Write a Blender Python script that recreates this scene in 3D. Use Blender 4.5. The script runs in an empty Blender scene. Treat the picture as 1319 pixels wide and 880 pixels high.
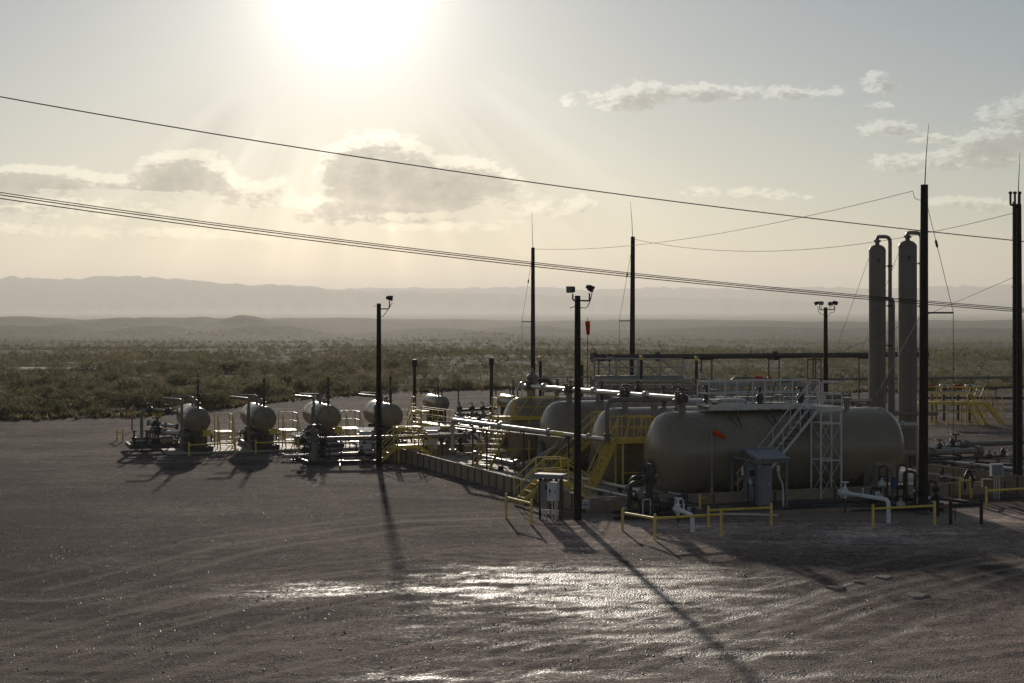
import bpy, math, random
import numpy as np
from mathutils import Vector, Matrix
random.seed(7); rng = np.random.default_rng(11)
R = math.radians
scn = bpy.context.scene
COL = scn.collection

# ---------------------------------------------------------------- camera
H = 8.0; FPX = 1987.0; HY = 402.0; CX = 659.5          # eye height, focal length and horizon measured on the photograph
cam = bpy.data.cameras.new('camera'); cam.sensor_width = 36; cam.lens = FPX / 1319 * 36
cam.shift_y = -(440 - HY) / 1319; cam.clip_start = 0.5; cam.clip_end = 60000
cob = bpy.data.objects.new('camera', cam); COL.objects.link(cob)
cob.location = (0, 0, H); cob.rotation_euler = (R(90), 0, 0); scn.camera = cob

# ---------------------------------------------------------------- light
SUN_EL, SUN_AZ = R(12.0), R(-6.0)                       # azimuth from +Y, negative = left
SUND = Vector((math.sin(SUN_AZ) * math.cos(SUN_EL), math.cos(SUN_AZ) * math.cos(SUN_EL), math.sin(SUN_EL)))
sl = bpy.data.lights.new('sun', 'SUN'); sl.energy = 3.0; sl.angle = R(1.0); sl.color = (1.0, 0.90, 0.77)
so = bpy.data.objects.new('sun', sl); COL.objects.link(so)
so.rotation_euler = (-SUND).to_track_quat('-Z', 'Y').to_euler(); so.location = (-30, 100, 60)
scn.view_settings.view_transform = 'Standard'; scn.view_settings.look = 'None'
scn.view_settings.exposure = 0.0; scn.view_settings.gamma = 1.0; scn.view_settings.use_curve_mapping = False
scn.cycles.use_denoising = True
scn.cycles.max_bounces = 6; scn.cycles.volume_bounces = 0; scn.cycles.transparent_max_bounces = 8

# ---------------------------------------------------------------- node helper
class NT:
    def __init__(s, tree): s.t = tree; s.n = tree.nodes; s.l = tree.links
    def new(s, typ, **kw):
        n = s.n.new(typ)
        for k, v in kw.items(): setattr(n, k, v)
        return n
    def put(s, sock, v):
        if v is None: return
        if isinstance(v, bpy.types.NodeSocket): s.l.new(v, sock)
        elif isinstance(v, (tuple, list)) and sock.type == 'RGBA' and len(v) == 3: sock.default_value = (*v, 1)
        else: sock.default_value = v
    def m(s, op, a, b=None, c=None, clamp=False):
        n = s.new('ShaderNodeMath', operation=op, use_clamp=clamp)
        for i, v in enumerate((a, b, c)): s.put(n.inputs[i], v)
        return n.outputs[0]
    def vm(s, op, a, b=None, out=0):
        n = s.new('ShaderNodeVectorMath', operation=op)
        s.put(n.inputs[0], a); s.put(n.inputs[1], b)
        return n.outputs[out]
    def mix(s, f, a, b, mode='MIX'):
        n = s.new('ShaderNodeMix', data_type='RGBA', blend_type=mode)
        s.put(n.inputs[0], f); s.put(n.inputs[6], a); s.put(n.inputs[7], b)
        return n.outputs[2]
    def smooth(s, x, lo, hi, a=0.0, b=1.0):
        n = s.new('ShaderNodeMapRange', interpolation_type='SMOOTHSTEP')
        for i, v in enumerate((x, lo, hi, a, b)): s.put(n.inputs[i], v)
        return n.outputs[0]
    def lin(s, x, lo, hi, a=0.0, b=1.0):
        n = s.new('ShaderNodeMapRange')
        for i, v in enumerate((x, lo, hi, a, b)): s.put(n.inputs[i], v)
        return n.outputs[0]
    def noise(s, vec, scale, detail=4, rough=0.55, dist=0.0, dim='3D', out=0):
        n = s.new('ShaderNodeTexNoise', noise_dimensions=dim)
        s.put(n.inputs['Vector'], vec); s.put(n.inputs['Scale'], scale); s.put(n.inputs['Detail'], detail)
        s.put(n.inputs['Roughness'], rough); s.put(n.inputs['Distortion'], dist)
        return n.outputs[out]
    def vor(s, vec, scale, out='Distance', feature='F1'):
        n = s.new('ShaderNodeTexVoronoi', feature=feature)
        s.put(n.inputs['Vector'], vec); s.put(n.inputs['Scale'], scale)
        return n.outputs[out]
    def comb(s, x, y, z):
        n = s.new('ShaderNodeCombineXYZ')
        for i, v in enumerate((x, y, z)): s.put(n.inputs[i], v)
        return n.outputs[0]
    def bump(s, h, strength, dist):
        n = s.new('ShaderNodeBump'); s.put(n.inputs['Height'], h)
        n.inputs['Strength'].default_value = strength; n.inputs['Distance'].default_value = dist
        return n.outputs[0]

# ---------------------------------------------------------------- world: Nishita sky, sun aureole, evening cumulus
w = bpy.data.worlds.new('World'); scn.world = w; w.use_nodes = True
wt = NT(w.node_tree); wt.n.clear()
sky = wt.new('ShaderNodeTexSky', sky_type='NISHITA'); sky.sun_disc = False
sky.sun_elevation = SUN_EL; sky.sun_rotation = SUN_AZ
sky.altitude = 900; sky.air_density = 1.0; sky.dust_density = 0.4; sky.ozone_density = 1.0
hs = wt.new('ShaderNodeHueSaturation'); hs.inputs['Saturation'].default_value = 0.8
wt.l.new(sky.outputs[0], hs.inputs['Color'])
D = wt.new('ShaderNodeTexCoord').outputs['Generated']
D = wt.vm('NORMALIZE', D)
sx = wt.new('ShaderNodeSeparateXYZ'); wt.l.new(D, sx.inputs[0])
az = wt.m('MULTIPLY', wt.m('ARCTAN2', sx.outputs[0], sx.outputs[1]), 57.29578)
el = wt.m('MULTIPLY', wt.m('ARCSINE', sx.outputs[2]), 57.29578)
cosang = wt.vm('DOT_PRODUCT', D, tuple(SUND), out=1)
ang = wt.m('MULTIPLY', wt.m('ARCCOSINE', wt.m('MINIMUM', cosang, 0.999999)), 57.29578)
def pxdir(px, py):
    x = (px - CX) / FPX; z = (HY - py) / FPX
    return math.degrees(math.atan(x)), math.degrees(math.atan(z / math.hypot(1, x)))
WSTR = 0.06; SKYK = 0.90; G1 = 10.0; G2 = 1.4; G3 = 18.0; CRIM = 3.5; CCORE = 1.9; HAZE = 0.95e-4; HAZE_G = 0.37; HAZEC = (.93, .91, .865, 1)
PADC1 = (.112, .084, .072); PADC2 = (.212, .162, .138)
# clouds live in angle space (azimuth, elevation); each entry is one cloud seen in the photograph: px,py, half sizes in px, weight
CL = [(60, 232, 92, 18, 1.9), (235, 226, 60, 32, 2.0), (205, 238, 92, 13, 1.5), (285, 244, 40, 14, .9), (345, 250, 45, 18, .6), (360, 262, 70, 9, .55),
      (490, 222, 74, 50, 2.3), (560, 238, 104, 36, 2.1), (500, 262, 128, 20, 1.8), (640, 246, 40, 22, .8), (440, 270, 60, 16, .8), (420, 285, 90, 9, .55), (575, 290, 95, 8, .5),
      (90, 272, 140, 20, .5), (170, 302, 140, 10, .5), (330, 302, 60, 8, .35), (30, 296, 60, 12, .4),
      (808, 130, 50, 22, 1.05), (850, 122, 60, 14, 1.0), (930, 122, 85, 13, .95), (1020, 122, 60, 11, .9), (733, 132, 12, 9, .7),
      (1132, 112, 20, 16, .75), (1133, 135, 18, 5, .6), (1140, 168, 38, 13, .85), (1190, 178, 32, 7, .65), (1240, 208, 110, 17, .95), (1285, 190, 70, 26, 1.05), (1190, 214, 70, 12, .85),
      (955, 250, 65, 11, .8), (1010, 252, 30, 6, .6), (1225, 261, 34, 9, .75), (1270, 264, 28, 8, .65), (735, 262, 35, 12, .6), (700, 270, 40, 8, .5), (520, 18, 25, 8, .4),
      (1370, 150, 90, 30, 1.0), (1460, 215, 120, 22, 1.0), (-60, 240, 120, 24, 1.0), (-170, 180, 100, 26, .9), (-260, 260, 160, 20, 1.0), (1600, 240, 160, 24, 1.0)]
g = bpy.data.node_groups.new('cloud_density', 'ShaderNodeTree')
g.interface.new_socket('az', in_out='INPUT', socket_type='NodeSocketFloat')
g.interface.new_socket('el', in_out='INPUT', socket_type='NodeSocketFloat')
g.interface.new_socket('density', in_out='OUTPUT', socket_type='NodeSocketFloat')
gt = NT(g); gi = gt.new('NodeGroupInput'); go = gt.new('NodeGroupOutput')
ga, ge = gi.outputs[0], gi.outputs[1]
acc = None
K = 57.29578 / FPX
for (px, py, rx, ry, wt_) in CL:
    a0, e0 = pxdir(px, py)
    dx = gt.m('MULTIPLY_ADD', ga, 1 / (rx * K), -a0 / (rx * K)); dy = gt.m('MULTIPLY_ADD', ge, 1 / (ry * K), -e0 / (ry * K))
    # flat bottoms: squeeze the lower half
    dy = gt.m('MAXIMUM', dy, gt.m('MULTIPLY', dy, -1.7)) if ry > 8 else dy
    d2 = gt.m('ADD', gt.m('MULTIPLY', dx, dx), gt.m('MULTIPLY', dy, dy))
    b = gt.m('MULTIPLY_ADD', d2, -0.8 * wt_, wt_)
    acc = b if acc is None else gt.m('SMOOTH_MAX', acc, b, 0.25)
# the same cumulus goes on all round the horizon outside the view
far = gt.m('MULTIPLY_ADD', gt.noise(gt.comb(gt.m('MULTIPLY', ga, 0.09), gt.m('MULTIPLY', ge, 0.26), 3.3), 1.0, 2), 5.0, -2.6)
band = gt.smooth(gt.m('ABSOLUTE', gt.m('SUBTRACT', ga, 0.0)), 22.0, 30.0)
far = gt.m('MULTIPLY', gt.m('ADD', far, 1.5), gt.m('MULTIPLY', band, gt.smooth(ge, 34.0, 10.0)))
acc = gt.m('MAXIMUM', acc, gt.m('SUBTRACT', far, 1.5))
vec = gt.comb(ga, gt.m('MULTIPLY', ge, 1.5), 0.7)
n1 = gt.noise(vec, 0.85, 9, 0.62, 0.25)
n2 = gt.noise(gt.comb(ga, gt.m('MULTIPLY', ge, 2.2), 4.1), 3.1, 6, 0.6, 0.1)
acc = gt.m('MAXIMUM', acc, -1.2)
den = gt.m('ADD', acc, gt.m('ADD', gt.m('MULTIPLY_ADD', n1, 3.0, -1.42), gt.m('MULTIPLY_ADD', n2, 2.2, -1.12)))
gt.l.new(den, go.inputs[0])
def dens(a, e):
    n = wt.new('ShaderNodeGroup'); n.node_tree = g
    wt.put(n.inputs[0], a); wt.put(n.inputs[1], e)
    return n.outputs[0]
d0 = dens(az, el)
# towards the sun in angle space
sa, se = math.degrees(SUN_AZ), math.degrees(SUN_EL)
ta = wt.m('SUBTRACT', sa, az); te = wt.m('SUBTRACT', se, el)
tl = wt.m('SQRT', wt.m('ADD', wt.m('MULTIPLY', ta, ta), wt.m('ADD', wt.m('MULTIPLY', te, te), 0.01)))
d1 = dens(wt.m('ADD', az, wt.m('MULTIPLY', wt.m('DIVIDE', ta, tl), 0.34)), wt.m('ADD', el, wt.m('ADD', wt.m('MULTIPLY', wt.m('DIVIDE', te, tl), 0.34), 0.10)))
alpha = wt.smooth(d0, 0.02, 0.66)
alpha = wt.m('MULTIPLY', alpha, 0.92)
shade = wt.m('MULTIPLY_ADD', wt.smooth(d1, 0.05, 1.0), .72, wt.m('MULTIPLY', wt.smooth(d1, .5, 2.4), .28))                                  # 0 = sunlit rim, 1 = thick shaded core
# clear-sky colour
base = wt.mix(1.0, hs.outputs[0], (SKYK,)*3, 'MULTIPLY')
gl1 = wt.m('POWER', 2.71828, wt.m('MULTIPLY', wt.m('MULTIPLY', ang, ang), -1 / 2.4 ** 2))
gl2 = wt.m('POWER', 2.71828, wt.m('MULTIPLY', ang, -1 / 4.5))
gl3 = wt.m('POWER', 2.71828, wt.m('MULTIPLY', ang, -1 / 3.2))
glow = wt.m('ADD', wt.m('ADD', wt.m('MULTIPLY', gl1, G1), wt.m('MULTIPLY', gl3, G3)), wt.m('MULTIPLY', gl2, G2))
gcol = wt.mix(1.0, (1.0, 0.95, 0.86), wt.comb(glow, glow, glow), 'MULTIPLY')
clear = wt.mix(1.0, base, gcol, 'ADD')
rim = wt.mix(1.0, wt.mix(1.0, clear, (1.12, 1.1, 1.05), 'MULTIPLY'), (CRIM * 1.0, CRIM * .93, CRIM * .82), 'ADD')
core = wt.mix(1.0, wt.mix(1.0, clear, (.42, .41, .40), 'MULTIPLY'), (CCORE, CCORE * .93, CCORE * .86), 'ADD')
pf = wt.lin(wt.noise(wt.comb(az, wt.m('MULTIPLY', el, 1.7), 9.2), 1.5, 7, .6, .3), .3, .7, .82, 1.2)
core = wt.mix(1.0, core, wt.comb(pf, pf, pf), 'MULTIPLY')
cc = wt.mix(shade, rim, core)
fin = wt.mix(alpha, clear, cc)
# crepuscular rays: the broken cloud under the sun throws fans of light and shade through the dusty air below it
phi = wt.m('ARCTAN2', wt.m('SUBTRACT', az, sa), wt.m('SUBTRACT', se, el))
rn = wt.noise(wt.comb(wt.m('MULTIPLY', phi, 3.2), 0.0, 1.7), 1.0, 3, .6)
rf = wt.m('MULTIPLY', wt.m('MULTIPLY', wt.smooth(ang, 5.2, 7.2), wt.smooth(ang, 20.0, 9.0)), wt.smooth(wt.m('ABSOLUTE', phi), 1.25, .55))
rk = wt.m('ADD', 1.0, wt.m('MULTIPLY', rf, wt.m('MULTIPLY_ADD', rn, 1.3, -.66)))
fin = wt.mix(1.0, fin, wt.comb(rk, rk, rk), 'MULTIPLY')
# below the horizon: the sky texture is black there; nothing of it is seen past the ground sheet
bg = wt.new('ShaderNodeBackground'); wt.put(bg.inputs[0], fin); bg.inputs[1].default_value = WSTR
wo = wt.new('ShaderNodeOutputWorld'); wt.l.new(bg.outputs[0], wo.inputs[0])
# ---------------------------------------------------------------- materials
M = {}
def mat(name, col, rough=0.6, metal=0.0, var=0.25, scale=3.0, bump=0.0, bscale=40.0, spec=0.5, dirt=None, dscale=0.8, damt=0.5, rust=None):
    m = bpy.data.materials.new(name); m.use_nodes = True
    t = NT(m.node_tree); t.n.clear()
    p = t.new('ShaderNodeBsdfPrincipled'); o = t.new('ShaderNodeOutputMaterial'); t.l.new(p.outputs[0], o.inputs[0])
    P = t.new('ShaderNodeNewGeometry').outputs['Position']
    n = t.noise(P, scale, 5, 0.6)
    f = t.lin(n, 0.3, 0.7, 1 - var, 1 + var)
    c = t.mix(1.0, col, t.comb(f, f, f), 'MULTIPLY')
    if dirt:
        n2 = t.noise(t.vm('MULTIPLY', P, (1, 1, .35)), dscale, 6, 0.65, 0.4)
        c = t.mix(t.m('MULTIPLY', t.smooth(n2, 0.48, 0.68), damt), c, dirt)
    if rust:
        n3 = t.noise(P, 2.2, 7, 0.7)
        c = t.mix(t.m('MULTIPLY', t.smooth(n3, 0.56, 0.70), 0.75), c, rust)
    t.put(p.inputs['Base Color'], c)
    t.put(p.inputs['Roughness'], t.lin(n, 0.3, 0.7, max(0.05, rough - .08), min(1, rough + .08)))
    p.inputs['Metallic'].default_value = metal; p.inputs['Specular IOR Level'].default_value = spec
    if bump: t.l.new(t.bump(t.noise(P, bscale, 4, 0.6), bump, 0.02), p.inputs['Normal'])
    M[name] = m
    return m
mat('tank_paint', (.26, .208, .145), .27, .0, .04, 1.2, .02, 25, .5, (.11, .09, .07), .5, .16)
mat('tank_dark', (.115, .105, .09), .34, 0, .12, 1.5, .03, 25, .5, (.06, .05, .04), .9, .5)
mat('tower_paint', (.21, .175, .14), .5, 0, .06, 1.2, .03, 25, .4, (.10, .085, .07), .5, .3)
mat('pipe_paint', (.22, .19, .15), .38, .0, .15, 4, 0, 40, .5, (.09, .08, .065), 1.5, .5)
mat('pipe_dark', (.055, .048, .04), .5, .0, .2, 4, 0, 40, .5)
mat('insulation', (.50, .48, .44), .40, .8, .08, 3, .05, 12)
mat('galvanized', (.64, .62, .58), .45, .2, .15, 6, .0)
mat('grating', (.10, .10, .105), .6, .3, .2, 9)
mat('yellow_paint', (.74, .53, .09), .45, 0, .12, 5, 0, 40, .5, (.28, .19, .05), 2.0, .4)
mat('white_paint', (.74, .75, .77), .4, 0, .05, 5, 0, 40, .5, (.5, .47, .42), 1.5, .3)
mat('cabinet_white', (.66, .66, .66), .45, 0, .05, 2, 0, 40, .4, (.4, .37, .33), 1.2, .35)
mat('cabinet_grey', (.23, .235, .24), .5, .0, .1, 2, 0)
mat('shed_steel', (.20, .205, .20), .5, .1, .12, 3, 0)
mat('roof_steel', (.30, .33, .35), .38, .5, .1, 3, 0)
mat('pole_wood', (.030, .024, .019), .8, 0, .45, 6, .6, 30, .25)
mat('black_steel', (.018, .017, .017), .55, 0, .2, 5)
mat('iron', (.075, .066, .056), .55, .3, .25, 6)
mat('wall_tan', (.33, .26, .18), .7, 0, .12, 2.5, .1, 30, .3, (.17, .13, .09), 1.0, .5)
mat('wall_post', (.10, .075, .05), .7, 0, .15, 3)
mat('concrete', (.42, .37, .30), .75, 0, .14, 1.3, .25, 25, .4, (.20, .16, .12), .5, .7)
mat('curb', (.30, .22, .16), .85, 0, .18, 1.5, .3, 18, .3)
mat('red_paint', (.42, .035, .02), .5, 0, .1, 4)
mat('blue_paint', (.03, .07, .16), .45, 0, .1, 4)
mat('cable', (.012, .012, .012), .6, 0, .1, 5)
mat('lamp_glass', (.22, .22, .22), .12, 0, .05, 3)
mat('rust', (.13, .065, .035), .8, 0, .3, 6)
mat('brown_box', (.20, .13, .07), .75, 0, .15, 3)
mat('ink', (.05, .05, .06), .6, 0, .05, 3)
mat('ink_blue', (.06, .10, .22), .6, 0, .05, 3)
mat('gravel_stone', (.14, .115, .098), .45, 0, .6, 1.7, 0, 40, .5)
# windsock cloth lets the sun through
def cloth(name, col):
    m = bpy.data.materials.new(name); m.use_nodes = True; t = NT(m.node_tree); t.n.clear()
    d = t.new('ShaderNodeBsdfDiffuse'); tr = t.new('ShaderNodeBsdfTranslucent'); mx = t.new('ShaderNodeMixShader'); o = t.new('ShaderNodeOutputMaterial')
    P = t.new('ShaderNodeNewGeometry').outputs['Position']
    n = t.lin(t.noise(P, 9, 3), .3, .7, .85, 1.15)
    c = t.mix(1.0, col, t.comb(n, n, n), 'MULTIPLY')
    t.put(d.inputs[0], c); t.put(tr.inputs[0], c); mx.inputs[0].default_value = .5
    t.l.new(d.outputs[0], mx.inputs[1]); t.l.new(tr.outputs[0], mx.inputs[2]); t.l.new(mx.outputs[0], o.inputs[0]); M[name] = m
cloth('sock_orange', (.85, .13, .02)); cloth('sock_red', (.45, .03, .015))
def leaf(name, c1, c2, tl=.5):
    m = bpy.data.materials.new(name); m.use_nodes = True; t = NT(m.node_tree); t.n.clear()
    d = t.new('ShaderNodeBsdfDiffuse'); tr = t.new('ShaderNodeBsdfTranslucent'); mx = t.new('ShaderNodeMixShader'); o = t.new('ShaderNodeOutputMaterial')
    P = t.new('ShaderNodeNewGeometry').outputs['Position']
    big = t.noise(P, .035, 3); n = t.noise(P, .8, 4); sp = t.noise(P, 7.0, 2)
    f = t.lin(t.m('ADD', t.m('MULTIPLY', n, .55), t.m('MULTIPLY', big, .45)), .40, .60)
    c = t.mix(f, c1, c2); k = t.lin(sp, .3, .7, .65, 1.35); c = t.mix(1.0, c, t.comb(k, k, k), 'MULTIPLY')
    t.put(d.inputs[0], c); t.put(tr.inputs[0], c); mx.inputs[0].default_value = tl
    t.l.new(d.outputs[0], mx.inputs[1]); t.l.new(tr.outputs[0], mx.inputs[2]); t.l.new(mx.outputs[0], o.inputs[0]); M[name] = m
leaf('leaf', (.115, .115, .062), (.245, .215, .135), .6); leaf('dry_grass', (.16, .13, .07), (.24, .20, .11))

# ---------------------------------------------------------------- pixel of the photograph -> place
FA = R(19.0); U = Vector((math.cos(FA), math.sin(FA), 0)); V = Vector((-math.sin(FA), math.cos(FA), 0)); O0 = Vector((5.64, 65.0, 0)); CAMP = Vector((0, 0, H))
def ray(px, py): return Vector(((px - CX) / FPX, 1.0, (HY - py) / FPX))
def onz(px, py, z=0.0): d = ray(px, py); return CAMP + d * ((z - H) / d.z)
def onY(px, py, Y): return CAMP + ray(px, py) * Y
def onb(px, py, b): d = ray(px, py); return CAMP + d * ((b - (CAMP - O0).dot(V)) / d.dot(V))
def ona(px, py, a): d = ray(px, py); return CAMP + d * ((a - (CAMP - O0).dot(U)) / d.dot(U))
def F(a, b, z=0.0): return O0 + U * a + V * b + Vector((0, 0, z))
def AB(p): d = Vector((p[0], p[1], 0)) - O0; return d.dot(U), d.dot(V)
def topix(p): return CX + p[0] / p[1] * FPX, HY - (p[2] - H) / p[1] * FPX
Z = Vector((0, 0, 1))
def V3(x, y=0, z=0): return Vector((x, y, z))

# ---------------------------------------------------------------- mesh builder
class MB:
    def __init__(s): s.v = []; s.f = []
    def add(s, vs, fs):
        k = len(s.v); s.v += [tuple(v) for v in vs]; s.f += [tuple(i + k for i in f) for f in fs]; return s
    def frame(s, c, ax, ay, az, sx, sy, sz):
        c = Vector(c); vs = []
        for k in (-1, 1):
            for j in (-1, 1):
                for i in (-1, 1): vs.append(c + ax * (i * sx / 2) + ay * (j * sy / 2) + az * (k * sz / 2))
        return s.add(vs, [(0, 2, 3, 1), (4, 5, 7, 6), (0, 1, 5, 4), (2, 6, 7, 3), (0, 4, 6, 2), (1, 3, 7, 5)])
    def box(s, c, size, rz=0.0):
        ax = V3(math.cos(rz), math.sin(rz)); ay = V3(-math.sin(rz), math.cos(rz)); return s.frame(c, ax, ay, Z, *size)
    def bar(s, p0, p1, w, h=None):
        p0, p1 = Vector(p0), Vector(p1); d = p1 - p0; L = d.length
        if L < 1e-6: return s
        d /= L; up = Z if abs(d.z) < .95 else V3(1); ax = d.cross(up).normalized(); ay = ax.cross(d)
        return s.frame((p0 + p1) / 2, ax, ay, d, w, h or w, L)
    def tube(s, pts, r, n=8, caps=True):
        pts = [Vector(p) for p in pts]; rs = r if isinstance(r, (list, tuple)) else [r] * len(pts)
        T = []
        for i in range(len(pts)):
            a = pts[i] - pts[i - 1] if i else pts[1] - pts[0]; b = pts[i + 1] - pts[i] if i < len(pts) - 1 else a
            t = a.normalized() + b.normalized(); T.append(t.normalized() if t.length > 1e-6 else a.normalized())
        ref = Z if abs(T[0].z) < .9 else V3(1); nx = T[0].cross(ref).normalized(); vs, fs = [], []
        for i, p in enumerate(pts):
            if i: nx = (nx - T[i] * nx.dot(T[i]));  nx = nx.normalized() if nx.length > 1e-6 else T[i].orthogonal().normalized()
            ny = T[i].cross(nx)
            for k in range(n):
                a = 2 * math.pi * k / n; vs.append(p + (nx * math.cos(a) + ny * math.sin(a)) * rs[i])
        for i in range(len(pts) - 1):
            for k in range(n): fs.append((i * n + k, i * n + (k + 1) % n, (i + 1) * n + (k + 1) % n, (i + 1) * n + k))
        if caps: fs += [tuple(range(n - 1, -1, -1)), tuple((len(pts) - 1) * n + k for k in range(n))]
        return s.add(vs, fs)
    def cyl(s, p0, p1, r0, r1=None, n=12): return s.tube([p0, p1], [r0, r0 if r1 is None else r1], n)
    def lathe(s, prof, o, ax, n=16):                                  # prof: (radius, distance along the axis)
        o, ax = Vector(o), Vector(ax).normalized(); nx = ax.orthogonal().normalized()
        if abs(ax.z) < .9: nx = ax.cross(Z).normalized()
        ny = ax.cross(nx); vs, fs = [], []
        for r_, t_ in prof:
            for k in range(n):
                a = 2 * math.pi * k / n; vs.append(o + ax * t_ + (nx * math.cos(a) + ny * math.sin(a)) * max(r_, 1e-4))
        for i in range(len(prof) - 1):
            for k in range(n): fs.append((i * n + k, i * n + (k + 1) % n, (i + 1) * n + (k + 1) % n, (i + 1) * n + k))
        fs += [tuple(range(n - 1, -1, -1)), tuple((len(prof) - 1) * n + k for k in range(n))]
        return s.add(vs, fs)
    def ring(s, c, ax, rad, r, n=14, m=5):
        c, ax = Vector(c), Vector(ax).normalized(); nx = ax.orthogonal().normalized(); ny = ax.cross(nx); vs, fs = [], []
        for i in range(n):
            a = 2 * math.pi * i / n; e = nx * math.cos(a) + ny * math.sin(a)
            for k in range(m):
                b = 2 * math.pi * k / m; vs.append(c + e * (rad + r * math.cos(b)) + ax * (r * math.sin(b)))
        for i in range(n):
            for k in range(m): fs.append((i * m + k, ((i + 1) % n) * m + k, ((i + 1) % n) * m + (k + 1) % m, i * m + (k + 1) % m))
        return s.add(vs, fs)
def bend(pts, rad=0.25, k=4):                                          # round the corners of a pipe route
    pts = [Vector(p) for p in pts]; out = [pts[0]]
    for i in range(1, len(pts) - 1):
        a, b, c = pts[i - 1], pts[i], pts[i + 1]; d1 = (a - b); d2 = (c - b); q = min(rad, d1.length * .45, d2.length * .45)
        p1, p2 = b + d1.normalized() * q, b + d2.normalized() * q
        for j in range(k + 1):
            t = j / k; out.append(p1 * (1 - t) ** 2 + b * (2 * t * (1 - t)) + p2 * t ** 2)
    return out + [pts[-1]]

MW = {}                                                                # root name -> inverse matrix
def thing(name, label, cat, loc=(0, 0, 0), rz=0.0, group=None):
    o = bpy.data.objects.new(name, None); COL.objects.link(o); o.empty_display_size = .2
    o.location = loc; o.rotation_euler = (0, 0, rz); o['label'] = label; o['category'] = cat
    if group: o['group'] = group
    MW[o.name] = (Matrix.Translation(Vector(loc)) @ Matrix.Rotation(rz, 4, 'Z')).inverted()
    return o
def root_of(o):
    while o.parent: o = o.parent
    return o
def mesh_of(name, mb, m, inv=None, smooth=False):
    me = bpy.data.meshes.new(name)
    vs = mb.v if inv is None else [tuple(inv @ Vector(v)) for v in mb.v]
    me.from_pydata(vs, [], mb.f); me.materials.append(M[m] if isinstance(m, str) else m)
    if smooth:
        me.polygons.foreach_set('use_smooth', [True] * len(me.polygons))
        try: me.set_sharp_from_angle(angle=R(38))
        except Exception: pass
    me.update(); return me
def part(name, mb, m, parent, smooth=False, world=False, label=None):
    inv = MW[root_of(parent).name] if world else None
    o = bpy.data.objects.new(name, mesh_of(name, mb, m, inv, smooth)); COL.objects.link(o); o.parent = parent
    if label: o['label'] = label
    return o
def solo(name, mb, m, label, cat, loc, group=None, smooth=False, kind=None):
    inv = Matrix.Translation(-Vector(loc))
    o = bpy.data.objects.new(name, mesh_of(name, mb, m, inv, smooth)); COL.objects.link(o); o.location = loc
    if label: o['label'] = label; o['category'] = cat
    if group: o['group'] = group
    if kind: o['kind'] = kind
    return o
def kids(o): return [c for c in bpy.data.objects if c.parent == o]
def copy_thing(o, loc, rz, label, scale=None):
    r_ = o.copy(); COL.objects.link(r_); r_.location = loc; r_.rotation_euler = (0, 0, rz); r_['label'] = label
    if scale: r_.scale = (scale,) * 3
    for c in kids(o):
        c2 = c.copy(); COL.objects.link(c2); c2.parent = r_
        for d in kids(c): d2 = d.copy(); COL.objects.link(d2); d2.parent = c2
    return r_
# ================================================================ LAND
def vnoise(x, y, seed=0):                                             # value noise on numpy arrays
    xi, yi = np.floor(x).astype(np.int64), np.floor(y).astype(np.int64); xf, yf = x - xi, y - yi
    u, v = xf * xf * (3 - 2 * xf), yf * yf * (3 - 2 * yf)
    def h(a, b):
        n = (a * 374761393 + b * 668265263 + seed * 974634777) & 0xffffffff
        n = ((n ^ (n >> 13)) * 1274126177) & 0xffffffff
        return ((n ^ (n >> 16)) & 0xffff) / 65535.0
    return (h(xi, yi) * (1 - u) + h(xi + 1, yi) * u) * (1 - v) + (h(xi, yi + 1) * (1 - u) + h(xi + 1, yi + 1) * u) * v
def fbm(x, y, o=4, seed=0, g=.5):
    s, a, t = 0, 1.0, 0
    for i in range(o): s = s + a * vnoise(x * 2 ** i + 13.7 * i, y * 2 ** i - 7.1 * i, seed + i); t += a; a *= g
    return s / t
def sstep(x, a, b): t = np.clip((x - a) / (b - a), 0, 1); return t * t * (3 - 2 * t)
# pad outline: far edge of the gravel, from the photograph
EDGE = [onz(px, py) for px, py in ((-420, 556), (-200, 547), (0, 541), (200, 535.5), (300, 525), (370, 516), (440, 510.5), (520, 506), (600, 502), (720, 500), (1000, 505), (1150, 505), (1319, 500), (1600, 494), (2000, 490))]
EX = np.array([p.x for p in EDGE]); EY = np.array([p.y for p in EDGE])
def edgeY(x): return np.interp(x, EX, EY)
RK = np.array([0, 170, 300, 600, 1000, 1600, 2200, 3000, 4500, 7000, 10000, 14000, 40000.])
RZ = np.array([0, 0, -1.2, -6, -12, -19, -25, -27, -29, -27, -20, -6, 30.])
HILLS = []                                                            # px, top y, distance, half width px, depth
for px, ty, dd, wpx, dep in ((154, 407.0, 3000, 40, 220), (186, 407.6, 3050, 26, 200), (255, 407.4, 3100, 38, 240), (316, 407.4, 3000, 42, 220), (230, 409.5, 3150, 230, 330), (30, 409, 3400, 130, 350), (420, 409.5, 3700, 150, 420), (560, 411, 4100, 190, 500),
                             (85, 416.5, 2300, 45, 170), (205, 418, 2100, 60, 170), (340, 418.5, 1900, 70, 200), (10, 419, 2200, 60, 200), (620, 428.5, 1500, 60, 150), (690, 421, 2500, 60, 260), (560, 423, 2100, 80, 220),
                             (850, 412, 3900, 260, 600), (1050, 414, 3500, 240, 500), (1280, 412, 3700, 240, 500), (950, 421, 2300, 180, 300), (1220, 421, 2200, 160, 300), (-250, 410, 3300, 220, 400), (1600, 411, 3500, 260, 500)):
    x = (px - CX) / FPX * dd; zt = H + (HY - ty) / FPX * dd; HILLS.append((x, dd, 1.0 * (zt - np.interp(dd, RK, RZ)), wpx / FPX * dd, dep))
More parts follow.
